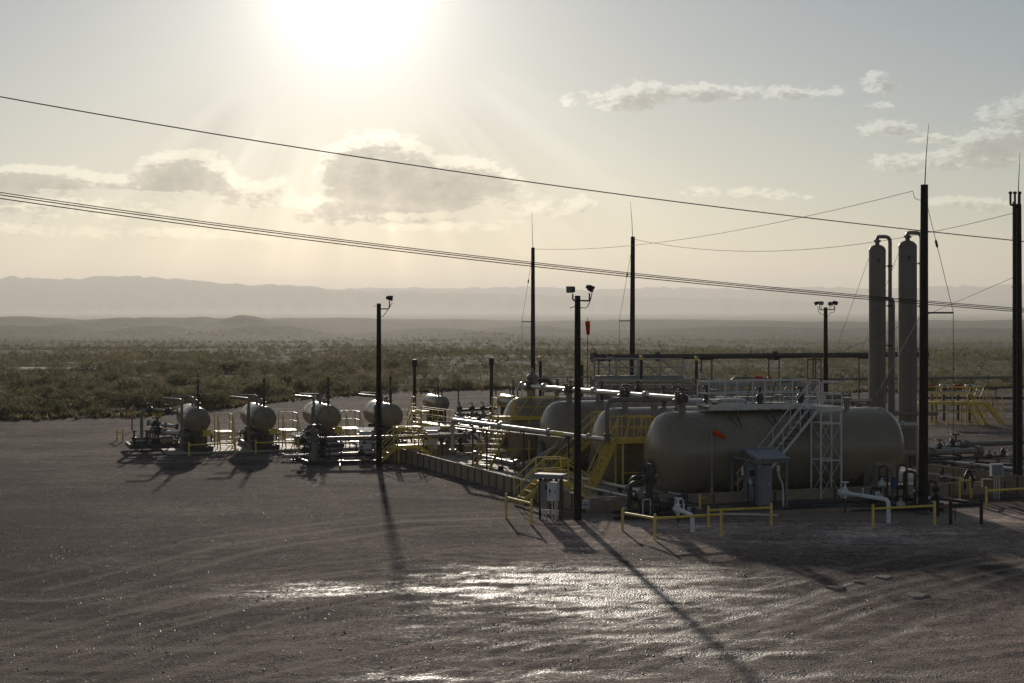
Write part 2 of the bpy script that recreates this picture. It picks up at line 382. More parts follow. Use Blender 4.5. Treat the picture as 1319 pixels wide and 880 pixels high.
def land(x, y):
    r_ = np.hypot(x, y); z = np.interp(r_, RK, RZ)
    und = (fbm(x / 160, y / 160, 4, 3) - .5) * np.clip((r_ - 170) / 500, 0, 1) * 6
    z = z + und + (fbm(x / 14, y / 14, 3, 9) - .5) * .5 * np.clip((r_ - 110) / 60, 0, 1)
    top = np.zeros_like(z); wb = .76 + .48 * fbm(x / 110, y / 110, 5, 21)
    for hx, hy, hh, sx_, sy_ in HILLS:
        e = ((x - hx) / sx_) ** 2 + ((y - hy) / sy_) ** 2
        top = np.maximum(top, max(hh, .5) * np.exp(-e * .9) * wb)
    z = z + top
    return z - 0.12 * (r_ < 400)
def grid_mesh(name, X, Y, Zz, m, attrs=None, flip=False):
    ny, nx = X.shape; me = bpy.data.meshes.new(name)
    me.vertices.add(nx * ny); me.vertices.foreach_set('co', np.stack([X, Y, Zz], -1).astype(np.float32).ravel())
    i = np.arange(nx * ny).reshape(ny, nx)
    q = np.stack([i[:-1, :-1], i[:-1, 1:], i[1:, 1:], i[1:, :-1]], -1).reshape(-1, 4)
    if flip: q = q[:, ::-1]
    n = len(q); me.loops.add(n * 4); me.loops.foreach_set('vertex_index', q.ravel().astype(np.int32))
    me.polygons.add(n); me.polygons.foreach_set('loop_start', (np.arange(n) * 4).astype(np.int32)); me.polygons.foreach_set('loop_total', np.full(n, 4, np.int32))
    me.polygons.foreach_set('use_smooth', np.ones(n, bool)); me.update(calc_edges=True); me.validate()
    for k, a in (attrs or {}).items():
        at = me.attributes.new(k, 'FLOAT', 'POINT'); at.data.foreach_set('value', a.astype(np.float32).ravel())
    me.materials.append(m)
    o = bpy.data.objects.new(name, me); COL.objects.link(o); return o
def new_mat(name):
    m = bpy.data.materials.new(name); m.use_nodes = True; t = NT(m.node_tree); t.n.clear()
    p = t.new('ShaderNodeBsdfPrincipled'); o = t.new('ShaderNodeOutputMaterial'); t.l.new(p.outputs[0], o.inputs[0])
    return m, t, p, t.new('ShaderNodeNewGeometry').outputs['Position']
# ---- desert plain
m, t, p, P = new_mat('desert_scrub_soil')
n1 = t.noise(P, .012, 6, .6); n2 = t.noise(P, .11, 6, .65); n3 = t.noise(P, .9, 4, .6)
blot = t.smooth(t.m('ADD', t.m('MULTIPLY', n2, .6), t.m('MULTIPLY', n3, .4)), .41, .55)
soil = t.mix(n1, (.20, .17, .12), (.14, .124, .09))
c = t.mix(blot, soil, t.mix(n1, (.050, .055, .026), (.085, .08, .042)))
t.put(p.inputs['Base Color'], c); p.inputs['Roughness'].default_value = .95; p.inputs['Specular IOR Level'].default_value = .1
t.l.new(t.bump(t.m('ADD', n2, t.m('MULTIPLY', n3, .3)), 1.0, 2.0), p.inputs['Normal'])
rr = np.concatenate([[0.5, 4, 10, 25, 45, 70], np.geomspace(90, 29500, 350)])
aa = np.concatenate([np.linspace(-180, -33, 36)[:-1], np.linspace(-33, 33, 420), np.linspace(33, 180, 36)[1:]])
A, RR = np.meshgrid(np.radians(aa), rr); gx, gy = RR * np.sin(A), RR * np.cos(A)
ground = grid_mesh('desert_plain', gx, gy, land(gx, gy), m, flip=True); ground['kind'] = 'structure'
# ---- far mesa range
m, t, p, P = new_mat('mesa_rock')
s3 = t.new('ShaderNodeSeparateXYZ'); t.l.new(P, s3.inputs[0])
n1 = t.noise(P, .002, 6, .6)
hgt = t.m('ADD', t.m('MULTIPLY', s3.outputs[2], 1 / 300), t.m('MULTIPLY_ADD', n1, .5, -.25))
c = t.mix(t.smooth(hgt, .15, .75), (.26, .22, .16), (.10, .085, .065))
t.put(p.inputs['Base Color'], c); p.inputs['Roughness'].default_value = .95; p.inputs['Specular IOR Level'].default_value = .05
def ridge(name, pts, dist, depth, amp, seed):
    pa = np.array([math.degrees(math.atan((q[0] - CX) / FPX)) for q in pts]); pz = np.array([H + (HY - q[1]) / FPX * dist for q in pts])
    a = np.linspace(pa[0], pa[-1], 520); top = np.interp(a, pa, pz) + (fbm(a * 3, a * 0, 5, seed, .55) - .5) * amp
    prof = np.array([[0, 0.0], [.2, .04], [.45, .16], [.62, .36], [.72, .55], [.80, .74], [.86, .90], [.90, .97], [1.0, 1.0], [1.25, 1.0]])
    s = np.linspace(0, 1.25, 40); A, S = np.meshgrid(np.radians(a), s)
    gul = (fbm(A * 57 * 4, S * 2.5, 4, seed + 3) - .5)
    hgt = np.interp(np.clip(S + gul * .34 * np.sin(np.clip(S, 0, 1) * np.pi), 0, 1.25), prof[:, 0], prof[:, 1])
    r_ = dist - depth + S * depth
    zz = hgt * (top[None, :] + 20) - 20 - 15 * (S == 0)
    o = grid_mesh(name, r_ * np.sin(A), r_ * np.cos(A), zz, m, flip=True); o['kind'] = 'structure'; return o
ridge('mesa_mountains', [(-900, 366), (-500, 362), (-200, 366), (-60, 369), (0, 361), (14, 358.5), (40, 360.5), (95, 361), (125, 357.5), (185, 358), (235, 360.5), (250, 363.5), (285, 365.5), (300, 367), (350, 366.5), (400, 368), (425, 372), (480, 374), (600, 377), (720, 380), (900, 384), (1100, 388), (1400, 394), (2300, 398)], 16500, 3000, 55, 40)
ridge('distant_mesa', [(-900, 372), (300, 373), (410, 372), (440, 372.5), (480, 370), (560, 371.5), (640, 370.5), (700, 369), (745, 372.5), (790, 373.5), (830, 370.5), (905, 371), (960, 373), (1010, 370.5), (1090, 371), (1150, 373), (1200, 370.5), (1260, 370), (1319, 368), (1500, 366), (2300, 372)], 20500, 3400, 52, 60)
# ---- gravel pad
def seg_dist(x, y, pts):
    best = np.full(x.shape, 1e9)
    for (ax, ay), (bx, by) in zip(pts[:-1], pts[1:]):
        dx, dy = bx - ax, by - ay; t_ = np.clip(((x - ax) * dx + (y - ay) * dy) / (dx * dx + dy * dy), 0, 1)
        best = np.minimum(best, np.hypot(x - ax - t_ * dx, y - ay - t_ * dy))
    return best
def pxline(pts): return [tuple(onz(a, b).xy) for a, b in pts]
ny, nx = 620, 460
yy = np.geomspace(9, 215, ny); tt = np.linspace(-1, 1, nx)
TT, YY = np.meshgrid(tt, yy); XX = TT * YY * .56
lim = edgeY(XX) + (fbm(XX / 6, YY * 0 + 1.7, 4, 5) - .5) * 3.0
YE = np.minimum(YY, lim)
z = .035 + (fbm(XX / 9, YE / 9, 4, 31) - .5) * .09 + (fbm(XX / 1.6, YE / 1.6, 4, 33) - .5) * .014 + (fbm(XX / .45, YE / .45, 2, 35) - .5) * .024
TR = [[(560, 905), (800, 838), (950, 795), (1100, 752), (1319, 708), (1700, 660)], [(820, 905), (1000, 835), (1120, 790), (1319, 738), (1700, 690)],
      [(900, 895), (1100, 850), (1319, 822), (1700, 790)], [(-100, 905), (150, 830), (330, 778), (480, 752), (700, 735), (980, 700)], [(-150, 870), (120, 800), (330, 752), (520, 728), (760, 712)],
      [(100, 905), (330, 835), (600, 800), (800, 772), (1000, 757)], [(330, 905), (600, 842), (860, 790), (1060, 745)], [(1050, 905), (1250, 868), (1500, 845)], [(60, 760), (300, 700), (520, 672), (700, 665)],
      [(620, 716), (760, 728), (860, 742), (960, 766)], [(560, 730), (700, 748), (830, 775), (900, 800)]]
wear = np.zeros_like(z); rut = np.zeros_like(z)
wob = (fbm(XX / 2.2, YE / 2.2, 3, 71) - .5) * .55
for i, L in enumerate(TR):
    d = seg_dist(XX, YE, pxline(L)) + wob
    w_ = .16 + .05 * (i % 3); fade = .45 + .8 * fbm(XX / 7, YE / 7, 2, 90 + i) if i > 1 else .95 + .2 * fbm(XX / 7, YE / 7, 2, 90 + i)
    for off in (0, 1.75):
        dd = np.abs(d - off) if off else np.abs(d)
        rut = rut - .018 * fade * np.exp(-(dd / w_) ** 2) + .008 * fade * np.exp(-((dd - 2.2 * w_) / w_) ** 2)
        wear = np.maximum(wear, fade * np.exp(-(dd / (w_ * 1.5)) ** 2) * (1.0 if off == 0 else .8))
# churned clay where vehicles turn
cl0 = onz(700, 745)
clay = np.exp(-(((XX - 2.2) / 6.2) ** 2 + ((YE - 44) / 6.0) ** 2) ** 1.3)
clay = np.maximum(clay, .6 * np.exp(-(((XX + 5.5) / 4.0) ** 2 + ((YE - 44.0) / 2.2) ** 2)))
clay = np.maximum(clay, .42 * np.exp(-(((XX - 3.0) / 12) ** 2 + ((YE - 37) / 5) ** 2)))
clay = np.clip(clay * np.clip(2.6 * fbm(XX / 2.2, YE / .6, 6, 51, .72) - .50, 0, 1.3), 0, 1)
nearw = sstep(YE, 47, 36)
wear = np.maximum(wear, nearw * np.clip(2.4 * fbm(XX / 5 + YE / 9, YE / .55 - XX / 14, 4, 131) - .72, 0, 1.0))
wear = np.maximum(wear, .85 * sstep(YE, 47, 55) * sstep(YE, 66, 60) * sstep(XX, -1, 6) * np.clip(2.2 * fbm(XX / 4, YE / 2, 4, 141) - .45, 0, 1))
# pad colour factor: darker left, paler before the equipment and in the foreground
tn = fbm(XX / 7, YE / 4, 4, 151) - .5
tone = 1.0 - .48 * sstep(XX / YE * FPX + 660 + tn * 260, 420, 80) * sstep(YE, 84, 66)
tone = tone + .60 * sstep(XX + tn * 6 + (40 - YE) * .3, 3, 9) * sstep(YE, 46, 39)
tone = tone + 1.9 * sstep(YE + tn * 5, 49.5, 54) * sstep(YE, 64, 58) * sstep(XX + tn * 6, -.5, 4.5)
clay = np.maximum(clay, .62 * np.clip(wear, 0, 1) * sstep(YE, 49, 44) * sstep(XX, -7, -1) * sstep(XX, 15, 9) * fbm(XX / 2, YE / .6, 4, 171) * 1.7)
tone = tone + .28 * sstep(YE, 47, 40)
z = z + rut + clay * (fbm(XX / .9, YE / .35, 4, 61) - .5) * .05
near_fac = sstep(YE, 56, 62); z = z * (1 - .75 * near_fac)
z = np.where(YY > lim, -.35, z)
PADZ = (XX, YE, z)
m, t, p, P = new_mat('pad_gravel')
at = t.new('ShaderNodeAttribute', attribute_name='clay').outputs['Fac']; aw = t.new('ShaderNodeAttribute', attribute_name='wear').outputs['Fac']
n1 = t.noise(P, .18, 5, .6); n2 = t.noise(P, 1.4, 6, .65); n3 = t.noise(P, 9, 5, .75); vo = t.vor(P, 16.0, 'Color'); vd = t.vor(P, 16.0)
g0 = t.mix(t.smooth(n1, .38, .62), PADC1, PADC2)
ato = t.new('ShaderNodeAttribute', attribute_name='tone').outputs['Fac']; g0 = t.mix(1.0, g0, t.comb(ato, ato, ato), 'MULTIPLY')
f = t.lin(n2, .3, .7, .65, 1.35); g0 = t.mix(1.0, g0, t.comb(f, f, f), 'MULTIPLY')
bw = t.new('ShaderNodeRGBToBW'); t.l.new(vo, bw.inputs[0]); bw2 = t.new('ShaderNodeRGBToBW'); t.l.new(t.vor(P, 6.5, 'Color'), bw2.inputs[0]); f2 = t.m('MULTIPLY', t.lin(bw.outputs[0], .15, .85, .45, 1.6), t.lin(bw2.outputs[0], .15, .85, .62, 1.42))
stk = t.lin(t.noise(t.vm('MULTIPLY', P, (.10, .75, 1)), 1.0, 5, .65, .6), .32, .68, .66, 1.34); g0 = t.mix(1.0, g0, t.comb(stk, stk, stk), 'MULTIPLY')
g0 = t.mix(.75, g0, t.mix(1.0, g0, t.comb(f2, f2, f2), 'MULTIPLY'))
g1 = t.mix(1.0, (.50, .415, .325), t.comb(f, f, f), 'MULTIPLY')
ck = t.smooth(t.m('ADD', at, t.m('MULTIPLY_ADD', n3, 1.3, -.68)), .20, .85)
c = t.mix(ck, g0, g1)
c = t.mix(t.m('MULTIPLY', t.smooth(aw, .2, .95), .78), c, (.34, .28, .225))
t.put(p.inputs['Base Color'], c)
t.put(p.inputs['Roughness'], t.mix(ck, (.95,) * 3, (.44,) * 3)); t.put(p.inputs['Specular IOR Level'], t.lin(ck, 0, 1, .06, .5))
hh = t.m('ADD', t.m('ADD', t.m('MULTIPLY', n2, .5), t.m('MULTIPLY', n3, .35)), t.m('MULTIPLY', vd, -.55))
t.l.new(t.bump(hh, 1.0, .10), p.inputs['Normal'])
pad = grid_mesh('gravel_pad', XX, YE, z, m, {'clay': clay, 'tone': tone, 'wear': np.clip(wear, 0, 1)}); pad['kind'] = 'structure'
def padz(x, y): return .04
# ---- loose stones: uncountable, one object
def scatter(name, cx, cy, cz, sz, base, faces, m, yaw=None, squash=None):
    n, k = len(cx), len(base); yaw = rng.uniform(0, 6.28, n) if yaw is None else yaw; c_, s_ = np.cos(yaw), np.sin(yaw)
    B = np.asarray(base); q = np.ones((n, 3)) if squash is None else squash
    bx = B[None, :, 0] * q[:, None, 0]; by = B[None, :, 1] * q[:, None, 1]; bz = B[None, :, 2] * q[:, None, 2]
    x = cx[:, None] + sz[:, None] * (bx * c_[:, None] - by * s_[:, None]); y = cy[:, None] + sz[:, None] * (bx * s_[:, None] + by * c_[:, None]); zz = cz[:, None] + sz[:, None] * bz
    me = bpy.data.meshes.new(name); me.vertices.add(n * k); me.vertices.foreach_set('co', np.stack([x, y, zz], -1).astype(np.float32).ravel())
    f = np.asarray(faces); nf, fk = f.shape; q2 = (f[None] + (np.arange(n) * k)[:, None, None]).reshape(-1, fk); N = len(q2)
    me.loops.add(N * fk); me.loops.foreach_set('vertex_index', q2.ravel().astype(np.int32)); me.polygons.add(N)
    me.polygons.foreach_set('loop_start', (np.arange(N) * fk).astype(np.int32)); me.polygons.foreach_set('loop_total', np.full(N, fk, np.int32))
    me.update(calc_edges=True); me.validate(); me.materials.append(m)
    return me
ROCK = [(1, 0, 0), (.3, .9, .1), (-.8, .5, 0), (-.7, -.6, .1), (.4, -.9, 0), (.1, .1, .75), (-.3, -.1, .6)]
ROCKF = [(0, 1, 5), (1, 2, 6), (1, 6, 5), (2, 3, 6), (3, 4, 6), (4, 5, 6), (4, 0, 5)]
N = 110000
sy = 26 * (105 / 26) ** rng.random(N); sx_ = rng.uniform(-.40, .40, N) * sy
dens_ = fbm(sx_ / 3, sy / 3, 4, 77); keep = dens_ > rng.uniform(.25, .62, N); sx_, sy = sx_[keep], sy[keep]
# height of the pad under each stone
iy = np.clip(np.searchsorted(yy, sy) , 1, ny - 1); ix = np.clip(((sx_ / (sy * .56) + 1) / 2 * (nx - 1)).astype(int), 0, nx - 2)
szz = z[iy, ix] - .008
ss = np.clip(rng.lognormal(-4.15, .42, len(sx_)), .008, .036)
me = scatter('loose_stones', sx_, sy, szz, ss, ROCK, ROCKF, M['gravel_stone'], squash=rng.uniform(.6, 1.3, (len(sx_), 3)))
o = bpy.data.objects.new('loose_stones', me); COL.objects.link(o); o['kind'] = 'stuff'
# ---- brush
def shrub_base(nl, seed, lsz, low=False):
    r_ = np.random.default_rng(seed); vs, fs = [], []
    lobes = [(r_.normal(0, .42), r_.normal(0, .42), r_.uniform(.35, .75), r_.uniform(.28, .5)) for _ in range(7)]
    for i in range(nl):
        lx, ly, lz, lr = lobes[i % 7]; d = r_.normal(0, 1, 3); d /= np.linalg.norm(d); rad = lr * r_.uniform(.45, 1.0) ** .5
        c_ = np.array([lx, ly, lz]) + d * rad * np.array([1, 1, .8]); c_[2] = max(c_[2], .03)
        a = r_.normal(0, 1, 3); a /= np.linalg.norm(a); b = np.cross(a, r_.normal(0, 1, 3)); b /= np.linalg.norm(b); s_ = lsz * r_.uniform(.6, 1.3)
        k = len(vs); vs += [c_ - a * s_ * 1.3, c_ + b * s_ * .55, c_ + a * s_ * 1.3]; fs.append((k, k + 1, k + 2))
    return np.array(vs), np.array(fs)
PRO = []
for i in range(7):
    vs, fs = shrub_base(420, 100 + i, .085)
    mb = MB().add(vs, fs)
    st = MB()
    for k in range(7):
        a = k * .9 + i; st.tube([(0.03 * math.cos(a), .03 * math.sin(a), 0), (.22 * math.cos(a), .22 * math.sin(a), .35), (.42 * math.cos(a), .42 * math.sin(a), .72)], [.022, .016, .008], 4)
    PRO.append((mesh_of('crown', mb, 'leaf'), mesh_of('trunk', st, 'rust')))
cand = []
r2 = np.random.default_rng(5)
while len(cand) < 9000:
    Y = 100 * (310 / 100) ** r2.random(); X = r2.uniform(-.42, .42) * Y
    e = float(edgeY(np.array([X]))[0])
    if Y < e + .8: continue
    if float(fbm(np.array([X / 9]), np.array([Y / 9]), 3, 44)[0]) < r2.uniform(.28, .66): continue
    if abs(X + 76) < 16 and abs(Y - 232) < 10: continue
    cand.append((X, Y, r2.choice([.55, .8, 1.0, 1.2, 1.9], p=[.25, .25, .25, .17, .08]) * r2.uniform(.85, 1.15) * (.85 if X < -12 else .64)))
cand = np.array(cand); px_ = CX + cand[:, 0] / cand[:, 1] * FPX
order = np.argsort(-(cand[:, 2] / cand[:, 1]) * ((px_ > -15) & (px_ < 1335)))
gz = land(cand[:, 0], cand[:, 1])
for i, k in enumerate(order[:290]):
    X, Y, s_ = cand[k]; cr, tk = PRO[i % 7]
    o = bpy.data.objects.new('desert_shrub', None); COL.objects.link(o); o.location = (X, Y, gz[k] - .03); o.rotation_euler = (0, 0, i * 2.4); o.scale = (s_, s_, s_ * (.8 + .35 * ((i * 37) % 10) / 10))
    o['label'] = 'olive green desert shrub growing on the plain just past the gravel pad edge'; o['category'] = 'shrub'; o['group'] = 'shrubs at the front of the desert brush'
    for nm, me_ in (('crown', cr), ('trunk', tk)):
        c_ = bpy.data.objects.new(nm, me_); COL.objects.link(c_); c_.parent = o
# the rest of the brush: one uncountable mass out to a kilometre
parts_ = []
rest = order[290:]; X, Y, S = cand[rest].T
b1, f1 = shrub_base(70, 321, .16); parts_.append((X, Y, gz[rest] - .03, S * .8, b1, f1))
def field(n, r0, r1, seed, dens_scale):
    r3 = np.random.default_rng(seed); Yf = r0 * (r1 / r0) ** r3.random(n); Xf = r3.uniform(-.42, .42, n) * Yf
    k = (fbm(Xf / dens_scale, Yf / dens_scale, 4, seed) > r3.uniform(.32, .70, n)) & (Yf > edgeY(Xf) + 1) & ~((np.abs(Xf + 76) < 16) & (np.abs(Yf - 232) < 9)); return Xf[k], Yf[k], r3.choice([.5, .8, 1.0, 1.3, 2.0], k.sum(), p=[.3, .25, .25, .14, .06]) * .78
X, Y, S = field(17000, 290, 700, 8, 25); b2, f2 = shrub_base(18, 322, .34); parts_.append((X, Y, land(X, Y) - .05, S, b2, f2))
X, Y, S = field(16000, 680, 1900, 9, 60); b3, f3 = shrub_base(9, 323, .5); parts_.append((X, Y, land(X, Y) - .05, S * 1.0, b3, f3))
X, Y, S = field(9000, 100, 420, 12, 8); tuft = np.array([(-.25, 0, 0), (.25, .05, 0), (.05, 0, .9), (0, -.25, 0), (.05, .25, 0), (-.2, .1, .8), (.1, .2, 0), (-.2, -.2, 0), (.35, -.1, .7)])
mg = scatter('dry_grass', X, Y, land(X, Y), S * .5, tuft, np.array([(0, 1, 2), (3, 4, 5), (6, 7, 8)]), M['dry_grass'])
o = bpy.data.objects.new('dry_grass', mg); COL.objects.link(o); o['kind'] = 'stuff'
for i, (X, Y, gz_, S, b, f) in enumerate(parts_):
    mm = scatter('desert_brush', X, Y, gz_, S, b, f, M['leaf']); o = bpy.data.objects.new('desert_brush', mm); COL.objects.link(o); o['kind'] = 'stuff'
# caliche clearing at the left and the pale track far out on the plain
def patch(name, ring, m, lift=.05):
    ctr = Vector((sum(p.x for p in ring) / len(ring), sum(p.y for p in ring) / len(ring), 0)); n = len(ring); RNG = 5; vs = [ctr]; fs = []
    for k in range(1, RNG + 1):
        for p in ring: vs.append(ctr.lerp(Vector((p.x, p.y, 0)), k / RNG))
    a = np.array([(v.x, v.y) for v in vs]); zz = land(a[:, 0], a[:, 1]) + lift + .12 * (np.hypot(a[:, 0], a[:, 1]) < 400)
    vs = [(v.x, v.y, z_) for v, z_ in zip(vs, zz)]
    for j in range(n): fs.append((0, 1 + j, 1 + (j + 1) % n))
    for k in range(RNG - 1):
        for j in range(n): fs.append((1 + k * n + j, 1 + (k + 1) * n + j, 1 + (k + 1) * n + (j + 1) % n, 1 + k * n + (j + 1) % n))
    mb = MB().add(vs, fs); o = bpy.data.objects.new(name, mesh_of(name, mb, m, None, True)); COL.objects.link(o); o['kind'] = 'structure'
mat('caliche', (.23, .20, .165), .9, 0, .2, .5, .3, 3)
ring = [V3(-76 + 16 * math.cos(a) * (1 + .12 * math.sin(3 * a)), 232 + 8.5 * math.sin(a) * (1 + .1 * math.cos(2 * a))) for a in np.linspace(0, 2 * math.pi, 28)[:-1]]
patch('caliche_clearing', ring, 'caliche', .12)

# haze: the dusty evening air between the camera and the mesas
hz = bpy.data.materials.new('haze'); hz.use_nodes = True; t = NT(hz.node_tree); t.n.clear()
vol = t.new('ShaderNodeVolumePrincipled'); vol.inputs['Color'].default_value = HAZEC; vol.inputs['Density'].default_value = HAZE; vol.inputs['Anisotropy'].default_value = HAZE_G
oo = t.new('ShaderNodeOutputMaterial'); t.l.new(vol.outputs[0], oo.inputs['Volume'])
mb = MB().box((0, 0, 240), (62000, 62000, 580)); M['haze'] = hz
o = bpy.data.objects.new('haze', mesh_of('haze', mb, 'haze')); COL.objects.link(o); o['kind'] = 'stuff'
# ================================================================ KIT OF PARTS
def hnorm(v): v = Vector((v[0], v[1], 0)); return v.normalized()
def valve(parent, p, ax, r, m='iron', wheel='black_steel', stem=None, world=True, up=Z):
    # flanged gate valve: body on the pipe axis, bonnet and hand wheel above
    p, ax = Vector(p), Vector(ax).normalized(); up = Vector(up); stem = stem or r * 4.2
    b = MB().lathe([(r * 1.75, -r * 2.0), (r * 1.75, -r * 1.6), (r * 1.1, -r * 1.5), (r * 1.45, -r * .6), (r * 1.45, r * .6), (r * 1.1, r * 1.5), (r * 1.75, r * 1.6), (r * 1.75, r * 2.0)], p, ax, 12)
    b.lathe([(r * .95, 0), (r * .9, r * 1.5), (r * 1.3, r * 1.6), (r * 1.3, r * 1.9), (r * .45, r * 2.3), (r * .3, stem)], p, up, 10)
    vb = part('valve', b, m, parent, True, world)
    h = MB().ring(p + up * stem, up, r * 1.9, r * .22, 14, 5)
    e = up.orthogonal().normalized(); f = up.cross(e)
    h.bar(p + up * stem - e * r * 1.8, p + up * stem + e * r * 1.8, r * .25); h.bar(p + up * stem - f * r * 1.8, p + up * stem + f * r * 1.8, r * .24)
    part('handwheel', h, wheel, vb, True, world)
    return vb
def flange(parent, p, ax, r, m='pipe_paint', world=True):
    p, ax = Vector(p), Vector(ax).normalized()
    return part('flange', MB().lathe([(r * 1.75, -r * .45), (r * 1.75, -.004), (r * 1.5, 0), (r * 1.75, .004), (r * 1.75, r * .45)], p, ax, 14), m, parent, True, world)
def pipe_run(label, pts, r, m='pipe_paint', fl=(), vl=(), sup=(), rad=None, group=None, cat='pipe', ends=True, name='pipe_run', n=10, supm='pipe_dark', wheel='black_steel', gz=.05):
    pts = [Vector(q) for q in pts]
    base = Vector((pts[0].x, pts[0].y, 0)); t = thing(name, label, cat, base, 0, group)
    part('pipe', MB().tube(bend(pts, rad if rad is not None else r * 3.2), r, n), m, t, True, True)
    def at(k): i = int(k); i = min(i, len(pts) - 2); f = k - i; return pts[i].lerp(pts[i + 1], f), (pts[i + 1] - pts[i]).normalized()
    for k in fl: q, d = at(k); flange(t, q, d, r, m)
    if ends:
        for q, d in ((pts[0], pts[1] - pts[0]), (pts[-1], pts[-1] - pts[-2])): flange(t, q, d, r, m)
    for k in vl: q, d = at(k); valve(t, q, d, r, m if m == 'white_paint' else 'iron', wheel)
    for k in sup:
        q, d = at(k); nx = hnorm(d.cross(Z)) if abs(d.z) < .9 else V3(1)
        z0 = gz
        b = MB().cyl((q.x, q.y, z0), (q.x, q.y, q.z - r - .05), .045, None, 8).box((q.x, q.y, z0 + .015), (.26, .26, .03)).bar(Vector((q.x, q.y, q.z - r - .03)) - nx * r * 1.8, Vector((q.x, q.y, q.z - r - .03)) + nx * r * 1.8, .08, .06)
        part('pipe_support', b, supm, t, False, True)
    return t
def rail_line(t, pts, m, h=1.05, sp=1.25, mid=True, toe=False, r=.024, skip_first=False):
    # guard railing along deck points: each post its own part, plus top and middle rails
    pts = [Vector(q) for q in pts]; up = Z
    for i in range(len(pts) - 1):
        a, b = pts[i], pts[i + 1]; n = max(1, round((b - a).length / sp))
        for k in range(n + (1 if i == len(pts) - 2 else 0)):
            if skip_first and i == 0 and k == 0: continue
            q = a.lerp(b, k / n); part('rail_post', MB().cyl(q, q + up * h, r, None, 6), m, t, False, True)
    part('top_rail', MB().tube([q + up * h for q in pts], r * 1.15, 6), m, t, False, True)
    if mid: part('mid_rail', MB().tube([q + up * h * .52 for q in pts], r * .9, 6), m, t, False, True)
    if toe:
        b = MB()
        for a, c in zip(pts[:-1], pts[1:]): b.bar(a + up * .06, c + up * .06, .012, .12)
        part('toe_board', b, m, t, False, True)
def stairs(t, bot, top, width, m, tread='grating', rails=True, n=None, rh=.95, open_top=0.0, sh=.2):
    bot, top = Vector(bot), Vector(top); d = top - bot; hd = hnorm(d); nx = hd.cross(Z); n = n or max(3, round(d.z / .215))
    for s in (-1, 1):
        o = nx * (s * width / 2); part('stringer', MB().bar(bot + o, top + o, .035, sh), m, t, False, True)
    for k in range(1, n + 1):
        c = bot.lerp(top, k / (n + .4)); part('tread', MB().frame(c, nx, hd, Z, width - .05, .25, .035), tread, t, False, True)
    if rails:
        for s in (-1, 1):
            o = nx * (s * (width / 2 + .03)); hr = MB().tube([bot + o + Z * rh, top + o + Z * rh], .026, 6).tube([bot + o + Z * rh * .52, top + o + Z * rh * .52], .02, 6)
            part('handrail', hr, m, t, False, True)
            q = max(2, round(d.length / 1.2) + 1)
            for k in range(q): c = bot.lerp(top, .02 + .95 * k / (q - 1)) + o; part('rail_post', MB().cyl(c, c + Z * rh, .022, None, 6), m, t, False, True)
def deck(t, c, ax, ay, sx, sy, m, frame=None, th=.06):
    part('deck', MB().frame(c, ax, ay, Z, sx, sy, th), m, t, False, True)
    if frame:
        b = MB(); hx, hy = ax * (sx / 2 + .03), ay * (sy / 2 + .03); c = Vector(c) - Z * .06
        b.bar(c - hx - hy, c + hx - hy, .05, .2).bar(c - hx + hy, c + hx + hy, .05, .2).bar(c - hx - hy * .96, c - hx + hy * .96, .05, .195).bar(c + hx - hy * .96, c + hx + hy * .96, .05, .195)
        part('deck_frame', b, frame, t, False, True)
def leg(t, a, top, m, r=.05, gz=.05): part('leg', MB().bar((a[0], a[1], gz), (a[0], a[1], top), r * 1.6).box((a[0], a[1], gz + .01), (.22, .22, .02)), m, t, False, True)
def guard_rail(posts, label, m='yellow_paint', group='yellow guard rails', r=.05, name='guard_rail', tops=None, railz=None, extra=None):
    # posts: (px, py of the foot, py of the top); the pipe rail joins them a little below the tops
    P_ = []
    for px, yb, yt in posts: b = onz(px, yb, .03); P_.append((b, onY(px, yt, b.y).z))
    t = thing(name, label, 'guard rail', P_[0][0], 0, group)
    for b, zt in P_:
        po = part('post', MB().tube([b - Z * .2, (b.x, b.y, zt - .03), (b.x, b.y, zt)], [r, r, r * .55], 10), m, t, True, True)
    for (b0, z0), (b1, z1) in zip(P_[:-1], P_[1:]):
        part('rail', MB().cyl((b0.x, b0.y, z0 - .17), (b1.x, b1.y, z1 - .17), r * .88, None, 10), m, t, True, True)
    return t
# ================================================================ CONTAINMENT, SLABS
WA, WB0, WB1, WA1 = -4.75, -2.35, 22.6, 19.0
def slab(name, a0, a1, b0, b1, zt, m, zb=-.1):
    c = F((a0 + a1) / 2, (b0 + b1) / 2, (zt + zb) / 2); o = solo(name, MB().frame(c, U, V, Z, a1 - a0, b1 - b0, zt - zb), m, None, None, c, kind='structure'); return o
WP0, WP1 = onz(750, 660.5), onz(504, 591.0); WP0.z = WP1.z = 0; WB1 = AB(WP1)[1]; WB0 = AB(WP0)[1]; WE0, WE1 = F(WA1, WB0), F(WA1, WB1)
def wallpt(px):                                                       # point of the long left wall that shows at this column of the photograph
    d = WP1 - WP0; k = (px - CX) / FPX; return WP0 + d * ((k * WP0.y - WP0.x) / (d.x - k * d.y))
q = [WP0, WE0, WE1, WP1]; c = WP0; mb = MB().add([p + Z * -.1 for p in q] + [p + Z * .10 for p in q], [(3, 2, 1, 0), (4, 5, 6, 7)] + [(i, (i + 1) % 4, 4 + (i + 1) % 4, 4 + i) for i in range(4)])
solo('containment_floor', mb, 'concrete', None, None, c, kind='structure')
